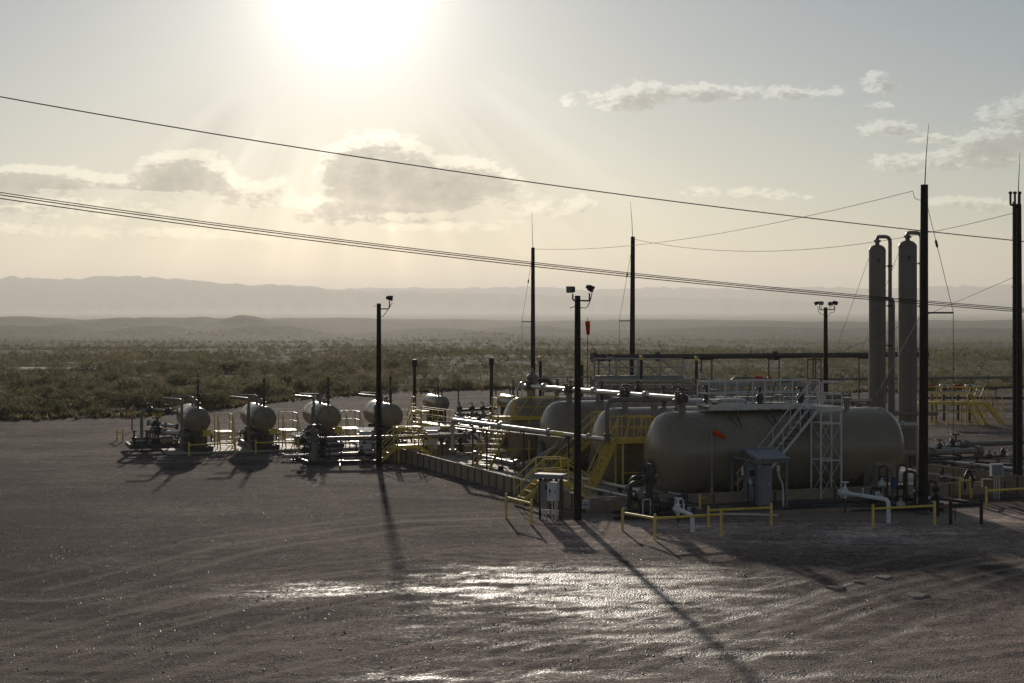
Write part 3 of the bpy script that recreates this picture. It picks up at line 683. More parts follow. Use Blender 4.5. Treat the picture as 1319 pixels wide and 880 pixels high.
def wall_run(p0, p1, label, pw=.92, h=.62):
    p0, p1 = Vector(p0), Vector(p1); n = max(1, round((p1 - p0).length / pw)); d = (p1 - p0) / n
    t = thing('containment_wall', label, 'wall', p0, 0, 'containment walls round the tanks')
    u_ = d.normalized(); nn = u_.cross(Z)
    base = None
    for k in range(n):
        c = p0 + d * (k + .5); mb = MB().frame(c + Z * (h / 2 - .02), u_, nn, Z, d.length - .07, .05, h)
        part('wall_panel', mb, 'wall_tan', t, False, True)
        q = p0 + d * k; part('wall_post', MB().frame(q + Z * (h / 2), u_, nn, Z, .07, .12, h + .05), 'wall_post', t, False, True)
    part('wall_post', MB().frame(p1 + Z * (h / 2), u_, nn, Z, .07, .12, h + .05), 'wall_post', t, False, True)
    part('cap_rail', MB().bar(p0 + Z * (h + .035), p1 + Z * (h + .035), .07, .09), 'wall_tan', t, False, True)
wall_run(WP0, WP1, 'long tan panel containment wall facing the open gravel, left of the tanks')
wall_run(WP0 + U * .1, WE0, 'tan containment wall below the nearest tank, behind the shed and pumps', 2.9, .5)
wall_run(WP1 + U * .1, WE1, 'far tan containment wall behind the farthest tank')
# kerbed equipment pad in front of the nearest tank
c = F(6.6, -4.25, .06)
solo('equipment_pad', MB().frame(F(5.1, -4.0, .06), U, V, Z, 14.6, 3.2, .17), 'curb', None, None, F(5.1, -4.0, 0), kind='structure')
slab('equipment_pad', -1.9, 12.1, -5.35, -2.65, .155, 'grating', .1)
# ================================================================ FOUR STORAGE TANKS
def tank_proto(L, r, zc, label, loc, seams=4):
    t = thing('storage_tank', label, 'tank', loc, FA, 'horizontal storage tanks in the containment')
    hd = .88
    prof = []
    for k in range(9): a = math.pi / 2 * k / 8; prof.append((r * math.sin(a), hd * (1 - math.cos(a))))
    prof += [(r, L - hd)] + [(p[0], L - p[1]) for p in prof[::-1][1:]]
    shell = part('shell', MB().lathe(prof, (0, 0, zc), (1, 0, 0), 72), 'tank_paint', t, True)
    for k in range(seams):
        x = hd + (L - 2 * hd) * k / (seams - 1); part('weld_seam', MB().lathe([(r - .01, -.03), (r + .006, -.02), (r + .006, .02), (r - .01, .03)], (x, 0, zc), (1, 0, 0), 72), 'tank_paint', shell, True)
    for x in (2.1, L - 2.3):
        sd = MB()
        n = 12; vs = []; r2 = r + .01
        for s in (-1, 1):
            for k in range(n + 1): a = -math.pi * (.18 + .64 * k / n); vs.append((x + s * .16, r2 * math.cos(a), zc + r2 * math.sin(a)))
            vs += [(x + s * .16, -r * .84, .1), (x + s * .16, r * .84, .1)]
        q = n + 3; fs = [tuple(range(q - 1, -1, -1)), tuple(range(q, 2 * q))] + [(i, (i + 1) % q, q + (i + 1) % q, q + i) for i in range(q)]
        part('saddle', sd.add(vs, fs).box((x, 0, .12), (.5, r * 1.8, .05)), 'tank_dark', t)
    for x, rr_, hh in ((1.45, .16, .55), (3.0, .11, .4), (L * .5, .25, .3), (L - 2.4, .14, .45)):
        part('nozzle', MB().lathe([(rr_, -.15), (rr_, hh - .1), (rr_ * 1.6, hh - .1), (rr_ * 1.6, hh), (rr_ * .3, hh + .02)], (x, 0, zc + r), (0, 0, 1), 14), 'tank_paint', t, True)
    part('manway', MB().lathe([(.32, -.1), (.32, .2), (.4, .2), (.4, .3), (.02, .31)], (.12, .0, zc - .62), (-1, 0, 0), 20), 'tank_dark', t, True)
    return t
TD = [0, 6.0, 13.1, 19.0]; TZ = [2.03, 1.84, 1.76, 1.66]
T1 = tank_proto(11.85, 1.75, 2.03, 'nearest horizontal storage tank, with grey stairs, catwalk and shed in front', F(.22, TD[0]))
for k, lb in ((1, 'second horizontal storage tank, left end showing beside the yellow ladder platform'), (2, 'third horizontal storage tank, left end behind the slanting silver pipe'), (3, 'farthest horizontal storage tank, behind the yellow stair platform')):
    tk = copy_thing(T1, F(.15, TD[k], TZ[k] - 2.03), FA, lb)
# saddle feet sit in the slab where the copies stand lower
# ---- tops: header pipe running across all four tanks
hp = [F(1.45, 19.8, 3.98), F(1.5, 13.1, 4.1), F(1.55, 6.0, 4.22), F(1.6, -.2, 4.34)]
t = pipe_run('long silver header pipe crossing over the tops of all four tanks', hp, .125, 'insulation', fl=(.5, 1.5, 2.4), ends=True, rad=.05)
for k in (0, 1, 2, 3):
    x = F(1.45, TD[k], 0); zt = TZ[k] + 1.75; zp = 4.34 - .36 * (TD[k] / 19.8)
    part('riser', MB().lathe([(.12, 0), (.12, zp - zt - .45), (.2, zp - zt - .45), (.2, zp - zt - .35), (.11, zp - zt - .3), (.11, zp - zt)], (x.x, x.y, zt + .3), Z, 12), 'pipe_paint', t, True, True)
    valve(t, F(1.45, TD[k] - .55, zp), V, .10)
# relief valve on the far tank
b = F(1.75, 19.0, 3.6); t = thing('relief_valve', 'relief valve with bonnet standing on the farthest tank beside the thick tall pole', 'valve', F(1.75, 19.0, TZ[3] + 1.7))
part('body', MB().lathe([(.1, -.25), (.1, .3), (.22, .32), (.22, .4), (.16, .5), (.3, .62), (.3, .95), (.17, 1.05), (.1, 1.2), (.05, 1.35)], b, Z, 14), 'pipe_paint', t, True, True)
part('outlet', MB().tube(bend([b + Z * .7, b + Z * .7 + U * .9, b + Z * .4 + U * 1.1], .2), .12, 10), 'pipe_dark', t, True, True)
# goose neck pipe over the second tank
gA = onb(782, 566, 3.2); zt = onb(782, 515.5, 3.2).z
g1 = Vector((gA.x, gA.y, gA.z)); g2 = Vector((gA.x, gA.y, zt)); g3 = g2 + U * 3.25
t = pipe_run('tan pipe rising beside the second tank and turning over the nearest tank', [g1, g2, g3], .105, 'pipe_paint', fl=(.12, 1.55), rad=.36)
part('pipe_support', MB().cyl(g2 + U * 2.2 - Z * .1, g2 + U * 2.2 - Z * 1.1, .1, None, 10), 'pipe_paint', t, True, True)
valve(t, g3 + U * .15, U, .12, 'pipe_paint')
part('riser', MB().lathe([(.12, -1.1), (.12, -.5), (.2, -.48), (.2, -.38), (.12, -.36), (.12, 0)], g3 + U * .15, Z, 12), 'pipe_paint', t, True, True)
# ---- long silver pipe slanting across the tank ends
pl = onz(583, 541, 2.45); pr = Vector((g1.x - .02, g1.y - .02, g1.z - .02))
t = pipe_run('long silver pipe slanting past the tank ends to the second tank', [pl - Z * 1.55, pl, pr - U * .0], .105, 'insulation', fl=(1.34, 1.66, 1.9), sup=(1.15, 1.5, 1.78), rad=.2, gz=.1)
part('band', MB().lathe([(.112, -.42), (.112, .42)], pl.lerp(pr, .72), pr - pl, 14), 'yellow_paint', t, True, True)
pl2 = pl + Vector((.0, .5, -.35)); pr2 = onb(742, 566, 6.2)
pipe_run('thin pipe under the long slanting silver pipe', [pl2, pr2], .04, 'insulation', sup=(.3, .7), gz=.1)
# floor pipes in the containment
q1 = onz(613, 588, .45); q2 = onz(676, 601.5, .45); q3 = ona(722, 575, -.25)
pipe_run('fat floor pipe running to the left end of the third tank and bending up', [q1, q2, Vector((q3.x, q3.y, max(.9, q3.z)))], .17, 'pipe_paint', fl=(.85,), sup=(.3, .8), rad=.5, gz=.1)
q1, q2 = onz(742, 615, .5), onz(826, 632, .5)
pipe_run('upper of two pale floor pipes between the nearest light pole and the pump', [q1 - U * 1.2, q1, q2], .09, 'insulation', fl=(1.35, 1.8), sup=(1.3, 1.7), gz=.1)
q1, q2 = onz(752, 627, .3), onz(826, 643, .3)
pipe_run('lower of two pale floor pipes between the nearest light pole and the pump', [q1 - U * .4, q1, q2], .07, 'insulation', fl=(1.5,), sup=(1.3, 1.7), gz=.1)
q1, q2 = onz(590, 586, .3), onz(655, 582, .3)
pipe_run('sunlit floor pipe behind the yellow stairs of the farthest tank', [q1, q2], .10, 'insulation', fl=(.5,), sup=(.3, .8), gz=.1)
# ---- galvanised catwalk on the nearest tank
zd = 3.98
a0, a1 = 2.55, 7.85
t = thing('tank_catwalk', 'grey galvanized catwalk with railings along the top of the nearest tank', 'catwalk', F(a0, 0, 3.75), FA)
for k in range(5):
    a = a0 + (a1 - a0) * (k + .5) / 5; part('deck_grating', MB().frame(F(a, -.25, zd), U, V, Z, (a1 - a0) / 5 - .02, 1.1, .05), 'grating', t, False, True)
for b_ in (-.82, .32): part('deck_beam', MB().bar(F(a0, b_, zd - .03), F(a1, b_, zd - .03), .06, .22), 'galvanized', t, False, True)
rail_line(t, [F(a1 + .0, -.8, zd), F(a0, -.8, zd), F(a0, .3, zd), F(a1, .3, zd)], 'galvanized', 1.07, 1.2)
for a in (3.2, 4.9, 6.6): 
    part('bracket', MB().bar(F(a + .6, -.82, zd - .1), F(a + .6, -1.50, zd - 1.1), .05).bar(F(a, -.82, zd - .1), F(a + .62, -1.5, zd - 1.08), .045), 'iron', t, False, True)
for a in (4.4, 5.6, 6.6): part('brace', MB().bar(F(a, -.55, zd + .05), F(a + .7, .25, zd + 1.0), .035), 'iron', t, False, True)
# stairs and tower of the catwalk, in front of the tank
BF = -2.15
sb = onb(1002, 592, BF - .1); st_ = onb(1051, 531, BF - .1)
sd_ = (Vector((st_.x, st_.y, 0)) - Vector((sb.x, sb.y, 0)))
t = thing('tank_stairs', 'steep grey galvanized stairs climbing to the catwalk of the nearest tank', 'stairs', F(3.5, BF, .1))
top = F(AB(st_)[0], BF, zd - .02); slope = (st_.z - sb.z) / sd_.length; run = (zd - .25) / max(slope, .5)
stairs(t, top - U * run - Z * (zd - .25), top, .78, 'galvanized', 'grating', True, None, 1.0, sh=.11)
aT = AB(st_)[0]
t = thing('stair_tower', 'grey braced tower holding the landing at the head of the tank stairs', 'tower', F(aT + .6, BF, .1))
deck(t, F(aT + .55, BF + .35, zd), U, V, 1.05, 1.5, 'grating', 'galvanized')
for i in (0, 1):
    for j in (0, 1):
        p = F(aT + .06 + .98 * i, BF - .4 + .8 * j); part('leg', MB().bar((p.x, p.y, .1), (p.x, p.y, zd - .05), .075), 'galvanized', t, False, True)
for z0, z1 in ((.3, 1.75), (1.75, 3.3)):
    for b_ in (-.42, .42):
        l, r_ = F(aT + .08, BF + b_), F(aT + 1.0, BF + b_)
        part('girt', MB().bar(l + Z * z1, r_ + Z * z1, .06), 'galvanized', t, False, True)
        part('brace', MB().bar(l + Z * z0, r_ + Z * z1, .022), 'galvanized', t, False, True); part('brace', MB().bar(r_ + Z * z0, l + Z * z1, .022), 'galvanized', t, False, True)
rail_line(t, [F(aT + .08, BF - .42, zd), F(aT + 1.05, BF - .42, zd), F(aT + 1.05, BF + 1.1, zd)], 'galvanized', 1.05, 1.0)
# ================================================================ ROW OF FOUR SMALL SEPARATORS
S0 = onz(255.5, 583, .05); SP = 3.77
def sloc(k): p = S0 + U * (SP * k); return Vector((p.x, p.y, .05))
c = S0 + U * 6.5 + V * 2.6
solo('separator_slab', MB().frame(Vector((c.x, c.y, .0)), U, V, Z, 16.6, 6.0, .24), 'concrete', None, None, (c.x, c.y, 0), kind='structure')
GB = .07
def separator(label, loc):
    t = thing('separator_vessel', label, 'separator', loc, FA, 'small horizontal separators in the left row'); zc = 1.80; r = .72; L = 4.6
    prof = []
    for k in range(7): a = math.pi / 2 * k / 6; prof.append((r * math.sin(a), .26 * (1 - math.cos(a))))
    pr = prof + [(r, L - .26)] + [(p[0], L - p[1]) for p in prof[::-1][1:]]
    sh = part('shell', MB().lathe(pr, (0, 0, zc), (0, 1, 0), 48), 'tank_paint', t, True)
    for y in (.3, 1.9, 3.4): part('weld_seam', MB().lathe([(r - .01, -.025), (r + .008, -.018), (r + .008, .018), (r - .01, .025)], (0, y, zc), (0, 1, 0), 48), 'tank_paint', sh, True)
    part('manway', MB().lathe([(.14, -.2), (.14, .16), (.22, .16), (.22, .24), (.02, .26)], (.2, .12, zc + .32), (0, -1, 0), 16), 'tank_paint', t, True)
    part('nozzle', MB().lathe([(.05, -.2), (.05, .12), (.09, .12), (.09, .17), (.01, .18)], (.28, .1, zc - .38), (0, -1, 0), 12), 'tank_dark', t, True)
    for y in (.55, 3.6): part('saddle', MB().box((0, y, .62), (1.15, .14, 1.0)).box((0, y, .13), (1.35, .4, .06)), 'tank_dark', t)
    part('skid', MB().box((-.72, 2.2, .22), (.14, 5.2, .26)).box((.72, 2.2, .22), (.14, 5.2, .26)).box((0, -.35, .22), (1.3, .14, .25)).box((0, 4.75, .22), (1.3, .14, .25)), 'pipe_dark', t)
    part('fire_box', MB().box((.0, 1.9, .70), (.95, 2.2, .75)).cyl((0, .8, .7), (0, .25, .7), .22, .22, 14), 'iron', t)
    part('sump', MB().lathe([(.26, 0), (.26, .6), (.33, .62), (.33, .7), (.1, .75)], (-.55, .1, .2), Z, 14), 'iron', t, True)
    part('flare_riser', MB().tube(bend([(-.66, -.05, .55), (-.93, -.05, .55), (-.93, -.05, 2.98), (-1.9, .55, 3.06)], .18), .085, 10), 'pipe_paint', t, True)
    part('vent_pipe', MB().tube(bend([(0, 2.5, zc + r - .05), (0, 2.5, 3.02), (-1.2, 2.9, 3.05)], .2), .065, 10), 'pipe_paint', t, True)
    part('level_column', MB().cyl((-.86, .75, 1.15), (-.86, .75, 2.45), .05, None, 8).cyl((-.86, .75, 1.4), (-.6, .75, 1.4), .03, None, 6).cyl((-.86, .75, 2.2), (-.6, .75, 2.2), .03, None, 6), 'iron', t)
    vs = part('stack', MB().lathe([(.085, -.2), (.085, .2), (.15, .2), (.15, .28), (.085, .3), (.085, .62), (.13, .66), (.13, .8), (.055, .86), (.055, 1.42), (.03, 1.44)], (0.1, .85, zc + r - .05), Z, 12), 'iron', t, True)
    part('cap', MB().lathe([(.06, 0), (.085, .03), (.085, .2), (.02, .24)], (0.1, .85, zc + r + 1.38), Z, 12), 'rust', vs, True)
    for y, hh in ((1.5, .3), (2.0, .22), (3.2, .4)): part('nozzle', MB().lathe([(.05, -.08), (.05, hh), (.09, hh), (.09, hh + .06), (.02, hh + .1)], (.05, y, zc + r), Z, 10), 'pipe_paint', t, True)
    for x, y, zz in ((-.95, 1.4, .6), (-1.0, 2.4, .5), (.9, 1.2, .5)):
        part('pipe', MB().tube(bend([(x * .4, y, zz + .5), (x, y, zz + .5), (x, y, zz), (x * 1.25, y + .9, zz)], .12), .05, 8), 'insulation' if x < 0 else 'pipe_paint', t, True)
        valve(t, (x, y + .02, zz + .32), Z, .05, up=V3(x / abs(x), 0, 0), world=False)
    return t
sep_lb = ['small separator vessel at the left end of the row, pipework on its left', 'small separator vessel, second from the left in the row', 'small separator vessel behind the valve skid, third from the left', 'small separator vessel partly hidden by the lone black light pole, right end of its row']
sp0 = separator(sep_lb[0], sloc(0))
for k in (1, 2, 3): copy_thing(sp0, sloc(k), FA, sep_lb[k])
def wsign(label, loc):
    t = thing('warning_sign', label, 'sign', loc, FA, 'yellow signs before the separators')
    part('sign_post', MB().cyl((0, .03, .0), (0, .03, 1.3), .025, None, 8), 'pipe_dark', t); part('sign_plate', MB().box((0, 0, 1.12), (.46, .02, .36)), 'yellow_paint', t); return t
nth = ['left end', 'second from left', 'third from left', 'right end, by the lone pole']
sg = wsign('plain yellow sign before the separator at the left end of the row', sloc(0) + U * .42 - V * .45)
for k, lb in ((1, 'plain yellow sign before the second separator from the left'), (2, 'plain yellow sign before the third separator, above the valve skid pipe'), (3, 'plain yellow sign before the separator just right of the lone light pole')): copy_thing(sg, sloc(k) + U * .42 - V * .45, FA, lb)
# yellow step platform beside each separator
def steps(label, loc):
    t = thing('step_platform', label, 'steps', loc, FA, 'yellow step platforms beside the separators')
    W = Matrix.Translation(loc) @ Matrix.Rotation(FA, 4, 'Z'); w_ = lambda x, y, z: W @ Vector((x, y, z))
    part('deck', MB().frame(w_(0, 1.6, 1.0), U, V, Z, .9, 1.3, .05), 'yellow_paint', t, False, True)
    for x in (-.42, .42):
        for y in (1.0, 2.2): p = w_(x, y, 0); part('leg', MB().bar(p + Z * .05, p + Z * 1.0, .06), 'yellow_paint', t, False, True)
    stairs(t, w_(0, -.05, .12), w_(0, .95, 1.0), .8, 'yellow_paint', 'yellow_paint', True, 4, .95, sh=.16)
    rail_line(t, [w_(.43, 1.0, 1.0), w_(.43, 2.2, 1.0), w_(-.43, 2.2, 1.0)], 'yellow_paint', 1.0, 1.2); return t
s0 = steps('yellow step platform on the right of the separator at the left end', sloc(0) + U * 1.72 + V * .5)
for k, lb in ((1, 'yellow step platform on the right of the second separator'), (2, 'yellow step platform between the third separator and the lone light pole'), (3, 'yellow step platform right of the separator at the row end, behind the white panels')): copy_thing(s0, sloc(k) + U * 1.72 + V * .5, FA, lb)
# pipework to the left of the first separator
L0 = sloc(0)
def SL(x, y, z): return L0 + U * x + V * y + Z * z
pipe_run('thick silver pipe slanting down left of the first separator', [SL(-.9, 1.0, 1.0), SL(-1.5, 1.4, 1.05), SL(-2.4, 3.3, 1.15), SL(-2.4, 3.3, .3)], .12, 'insulation', fl=(1.2, 1.8), vl=(1.5,), sup=(1.7,))
pipe_run('short silver pipe with a valve between the first separator and its manifold', [SL(-.9, 2.6, 1.3), SL(-2.4, 3.6, 1.5)], .10, 'insulation', fl=(.4,), vl=(.7,), sup=(.85,))
pipe_run('high pipe with valves reaching left from the rear of the first separator', [SL(-.6, 4.2, 2.0), SL(-1.6, 5.2, 2.1), SL(-2.6, 5.6, 2.1), SL(-2.6, 5.6, .2)], .10, 'pipe_paint', fl=(1.3,), vl=(.5, 1.5), sup=(1.1,))
pipe_run('low silver header pipe lying along the skid at the left end of the row', [SL(-3.4, 2.2, .55), SL(-.9, 2.4, .55)], .11, 'insulation', fl=(.3, .7), vl=(.5,), sup=(.2, .8))
t = thing('manifold_skid', 'dark steel skid under the pipework left of the first separator', 'skid', SL(-2.3, 2.5, .05), FA)
part('beam', MB().bar(SL(-3.6, 1.4, .3), SL(-.95, 1.4, .3), .14, .24), 'pipe_dark', t, False, True); part('beam', MB().bar(SL(-3.6, 4.0, .3), SL(-.95, 4.0, .3), .14, .24), 'pipe_dark', t, False, True); part('beam', MB().bar(SL(-3.6, 1.3, .3), SL(-3.6, 4.1, .3), .14, .23), 'pipe_dark', t, False, True)
for k, (x, y) in enumerate(((-3.4, 1.6), (-2.7, 1.6), (-2.0, 2.0))):
    part('valve_stem', MB().lathe([(.09, 0), (.09, .4), (.15, .42), (.15, .5), (.06, .55), (.06, .85)], SL(x, y, .3), Z, 10), 'iron', t, True, True)
    part('handwheel', MB().ring(SL(x, y, 1.18), Z, .16, .02), 'iron', t, True, True)
part('manifold_pipe', MB().tube([SL(-3.45, 1.6, .75), SL(-1.2, 1.6, .75)], .07, 8), 'pipe_paint', t, True, True)
sg2 = SL(-1.75, 5.4, 0); t = thing('warning_sign', 'yellow board on the far side of the pipework left of the first separator', 'sign', sg2, FA)
part('sign_post', MB().cyl(sg2, sg2 + Z * 1.9, .03, None, 8), 'pipe_dark', t, False, True); part('sign_plate', MB().frame(sg2 + Z * 1.85 - V * .04, U, V, Z, .5, .03, .5), 'yellow_paint', t, False, True)
for px, yb, yt, lb in ((170, 556, 537, 'slim red marker post standing alone on the gravel left of the separators'), (202.5, 552, 536, 'slim red marker post half hidden behind the left pipework')):
    b = onz(px, yb); solo('marker_post', MB().tube([b - Z * .1, (b.x, b.y, onY(px, yt, b.y).z)], .05, 8), 'red_paint', lb, 'post', b, smooth=True)
guard_rail([(150.5, 567, 553), (158, 569, 553)], 'short yellow guard rail at the far left edge of the plant')
guard_rail([(243.5, 587, 569.5), (303, 585, 567)], 'yellow guard rail before the first separator from the left')
guard_rail([(329.5, 584, 566.5), (384, 583, 566)], 'yellow guard rail before the second separator from the left')
# ================================================================ VALVE SKID IN FRONT OF THE ROW
Yk = onz(405, 596).y
def K(px, py, dy=0.0): return onY(px, py, Yk + dy)
t = thing('valve_skid', 'low dark skid with a tall valve body in front of the third separator', 'skid', onz(405, 596))
for a, b in (((398, 596), (506, 594)), ((378, 588), (495, 586))):
    p, q = onz(*a, .12), onz(*b, .12); part('beam', MB().bar(p, q, .12, .16), 'pipe_dark', t, False, True)
p, q = onz(398, 596, .12), onz(378, 588, .12); part('beam', MB().bar(p, q, .12, .15), 'pipe_dark', t, False, True)
p = K(404.5, 590, .4); part('valve_body', MB().lathe([(.26, -.1), (.26, .75), (.2, .85), (.2, 1.0), (.3, 1.02), (.3, 1.12), (.2, 1.2), (.24, 1.35), (.24, 1.5), (.12, 1.6), (.08, 1.85)], (p.x, p.y, .15), Z, 16), 'pipe_paint', t, True, True)
for dx, dz, s_ in ((-.45, .5, 1), (-.55, 1.0, 1), (.45, .45, 1), (.5, .95, 1), (-.3, 1.35, .8), (.25, 1.75, .7)):
    valve(t, (p.x + dx, p.y - .1, .15 + dz), (1, 0, 0), .09 * s_, up=V3(0, -.5, .85).normalized())
for (x0, y0), (x1, y1), r_ in (((402, 581), (398, 570), .05), ((412, 585), (420, 585), .06), ((392, 592), (392, 572), .04), ((418, 592), (418, 574), .04)):
    part('pipe', MB().tube([K(x0, y0, .2), K(x1, y1, .2)], r_, 8), 'iron', t, True, True)
pipe_run('thick tan pipe running level from the valve skid right past the lone light pole', [K(405, 566, .4), K(604, 561, 2.6)], .125, 'pipe_paint', fl=(.02, .37, .72, .97), sup=(.17, .45, .7))
pipe_run('thin pipe level beneath the thick tan pipe at the valve skid', [K(404, 571.3, .3), K(486, 570.2, .5)], .045, 'insulation', fl=(.5,), sup=(.25,), vl=(.8,))
pipe_run('shiny low pipe between the valve skid and the crossover steps', [K(365, 587.5, 1.0), K(408, 586.3, 1.0), K(472, 583.6, 1.2), K(556, 580.0, 3.0)], .085, 'insulation', fl=(.4, 1.5, 2.1), vl=(1.9,), sup=(.3, 1.25, 2.3), rad=.1)
pipe_run('short low pipe stub before the valve skid with turned down end', [onz(438, 601.5, .05), K(437.5, 596, -.6), K(466, 595, -.6)], .05, 'insulation', rad=.12)
pipe_run('thin pipe lying under the short stub at the front of the valve skid', [K(440, 599.5, -.8), K(464, 598.3, -.8)], .05, 'insulation')
for px, dy in ((423, 0), (475, 0)):
    pass
def panel(label, x0, y0, x1, y1, foot, m, hood=True, lid=None, d=.28, name='equipment_cabinet', mh='galvanized'):
    b = onz((x0 + x1) / 2, foot); zt = onY(x0, y0, b.y).z; zb = onY(x0, y1, b.y).z; wv = (x1 - x0) / FPX * b.y
    t = thing(name, label, 'cabinet', b, 0)
    w = wv
    part('cabinet', MB().box((0, 0, (zt + zb) / 2 - .02), (w, d, zt - zb)), m, t); part('door', MB().box((.0, -d / 2 - .012, (zt + zb) / 2 - .02), (w * .86, .018, (zt - zb) * .9)), m, t)
    part('handle', MB().box((w * .32, -d / 2 - .03, (zt + zb) / 2), (.025, .02, .14)), 'ink', t)
    for s in (-1, 1): part('leg', MB().bar((s * (w / 2 + .05), .0, .0), (s * (w / 2 + .05), 0, zt + .05), .05), 'galvanized', t)
    if hood: part('sun_shade', MB().frame((0, -.05, zt + .1), V3(1), V3(0, .97, .2), V3(0, -.2, .97), w + .3, d + .35, .02), mh, t)
    return t
panel('dark grey cabinet with a thin roof between the second and third separators', 380, 561, 398, 573, 583, 'shed_steel')
panel('pale cabinet just left of the lone light pole, behind the thick tan pipe', 464, 555, 478, 578, 588, 'cabinet_white')
panel('pale cabinet with grey roof right of the crossover steps', 549, 554, 563.5, 577, 589, 'cabinet_white')
# brown valve block inside the far corner of the containment
p = onz(580, 586, .1); t = thing('valve_block', 'brown bolted valve block inside the far wall corner, under the thick tan pipe', 'valve', p)
part('body', MB().lathe([(.3, 0), (.3, .5), (.38, .52), (.38, .62), (.28, .66), (.28, .85), (.16, .95)], p, Z, 16), 'pipe_paint', t, True, True)
for dx in (-.5, .55): part('column', MB().lathe([(.16, 0), (.16, .45), (.22, .47), (.22, .55), (.1, .6), (.1, .95)], p + V3(dx, .1), Z, 12), 'pipe_dark', t, True, True)
for dx, dz in ((-.5, .85), (.55, .8), (.1, 1.1)): valve(t, p + V3(dx, -.1, dz), (1, 0, 0), .08)
# ================================================================ TWO VESSELS FARTHER BACK WITH BLACK STACKS
def back_vessel(label, px, py, group='pale vessels at the back'):
    Yv = 108.0; c = onY(px, py, Yv); t = thing('back_vessel', label, 'vessel', (c.x, c.y, .05), FA, group); r = .52; L = 3.6; zc = c.z
    prof = []
    for k in range(7): a = math.pi / 2 * k / 6; prof.append((r * math.sin(a), .2 * (1 - math.cos(a))))
    pr = prof + [(r, L - .2)] + [(q[0], L - q[1]) for q in prof[::-1][1:]]
    part('shell', MB().lathe(pr, (0, 0, zc), (0, 1, 0), 40), 'tank_paint', t, True)
    for y in (.7, 2.9): part('saddle', MB().box((0, y, zc / 2 - .2), (.8, .14, zc - .1)), 'tank_dark', t)
    part('manway', MB().lathe([(.12, -.1), (.12, .1), (.17, .1), (.17, .16), (.02, .18)], (.1, .1, zc - .05), (0, -1, 0), 14), 'tank_dark', t, True)
    part('pipe', MB().tube(bend([(0, 2.0, zc + r - .05), (0, 2.0, zc + r + .55), (-1.0, 2.2, zc + r + .55), (-1.0, 2.2, zc + .5)], .15), .05, 8), 'pipe_dark', t, True)
    part('pipe', MB().tube(bend([(.1, .7, zc + r - .05), (.1, .7, zc + r + .45), (1.2, .3, zc + r + .5), (1.2, .3, .3)], .12), .05, 8), 'pipe_dark', t, True)
    part('relief_valve', MB().lathe([(.07, 0), (.07, .4), (.13, .42), (.13, .55), (.05, .65), (.04, 1.3)], (.05, 1.5, zc + r - .05), Z, 10), 'iron', t, True)
    return t
bv = back_vessel('small pale vessel with a yellow walkway, behind the separators', 571, 521)
copy_thing(bv, onY(669, 518, 108.0).xy.to_3d() + Z * .05, FA, 'small pale vessel mostly hidden behind the farthest big tank')
for px, yt, yc, lb in ((534, 463, 473, 'black vertical stack with a wide cap behind the separators'), (633, 461, 471, 'black vertical stack with a wide cap behind the farthest big tank')):
    b = onY(px, 500, 112.0); b.z = 0; zt, zc = onY(px, yt, 112.).z, onY(px, yc, 112.).z
    t = thing('vent_stack', lb, 'stack', b, 0, 'black capped stacks'); part('pipe', MB().cyl(b, (b.x, b.y, zc + .05), .135, .125, 14), 'black_steel', t, True, True)
    part('cap', MB().lathe([(.13, 0), (.19, .06), (.19, zt - zc - .03), (.16, zt - zc)], (b.x, b.y, zc), Z, 14), 'black_steel', t, True, True)
# yellow walkway before the first back vessel
w0, w1 = onY(536, 541, 104.0), onY(579, 549, 99.5); w0.z = w1.z = .62
t = thing('vessel_walkway', 'yellow walkway with railings in front of the small pale back vessel', 'walkway', (w0.x, w0.y, 0)); d = (w1 - w0).normalized(); nn = d.cross(Z)
deck(t, (w0 + w1) / 2, d, nn, (w1 - w0).length, .8, 'yellow_paint', 'yellow_paint')
for s in (-.4, .4): rail_line(t, [w0 + nn * s, w1 + nn * s], 'yellow_paint', 1.0, .85)
for f in (0, .5, 1): q = w0.lerp(w1, f); leg(t, q, .6, 'yellow_paint')
stairs(t, onz(531, 556, .05), w0 - d * .1, .7, 'yellow_paint', 'yellow_paint', True, 3)
c = onY(541, 521, 106.5); t = thing('ladder_platform', 'small yellow ladder and platform at the left of the pale back vessel', 'platform', (c.x, c.y, 0))
deck(t, (c.x, c.y, 1.15), U, V, 1.0, .8, 'yellow_paint', 'yellow_paint'); rail_line(t, [Vector((c.x, c.y, 1.15)) - U * .5 - V * .4, Vector((c.x, c.y, 1.15)) - U * .5 + V * .4, Vector((c.x, c.y, 1.15)) + U * .5 + V * .4], 'yellow_paint', 1.0, .8)
lb_ = MB().bar((c.x - .75, c.y - .4, .05), (c.x - .55, c.y - .4, 2.2), .05); lb_.bar((c.x - .75, c.y + .05, .05), (c.x - .55, c.y + .05, 2.2), .05); part('ladder', lb_, 'yellow_paint', t, False, True)
for k in range(5): part('rung', MB().bar((c.x - .73 + .04 * k, c.y - .4, .35 + .35 * k), (c.x - .73 + .04 * k, c.y + .05, .35 + .35 * k), .03), 'yellow_paint', t, False, True)
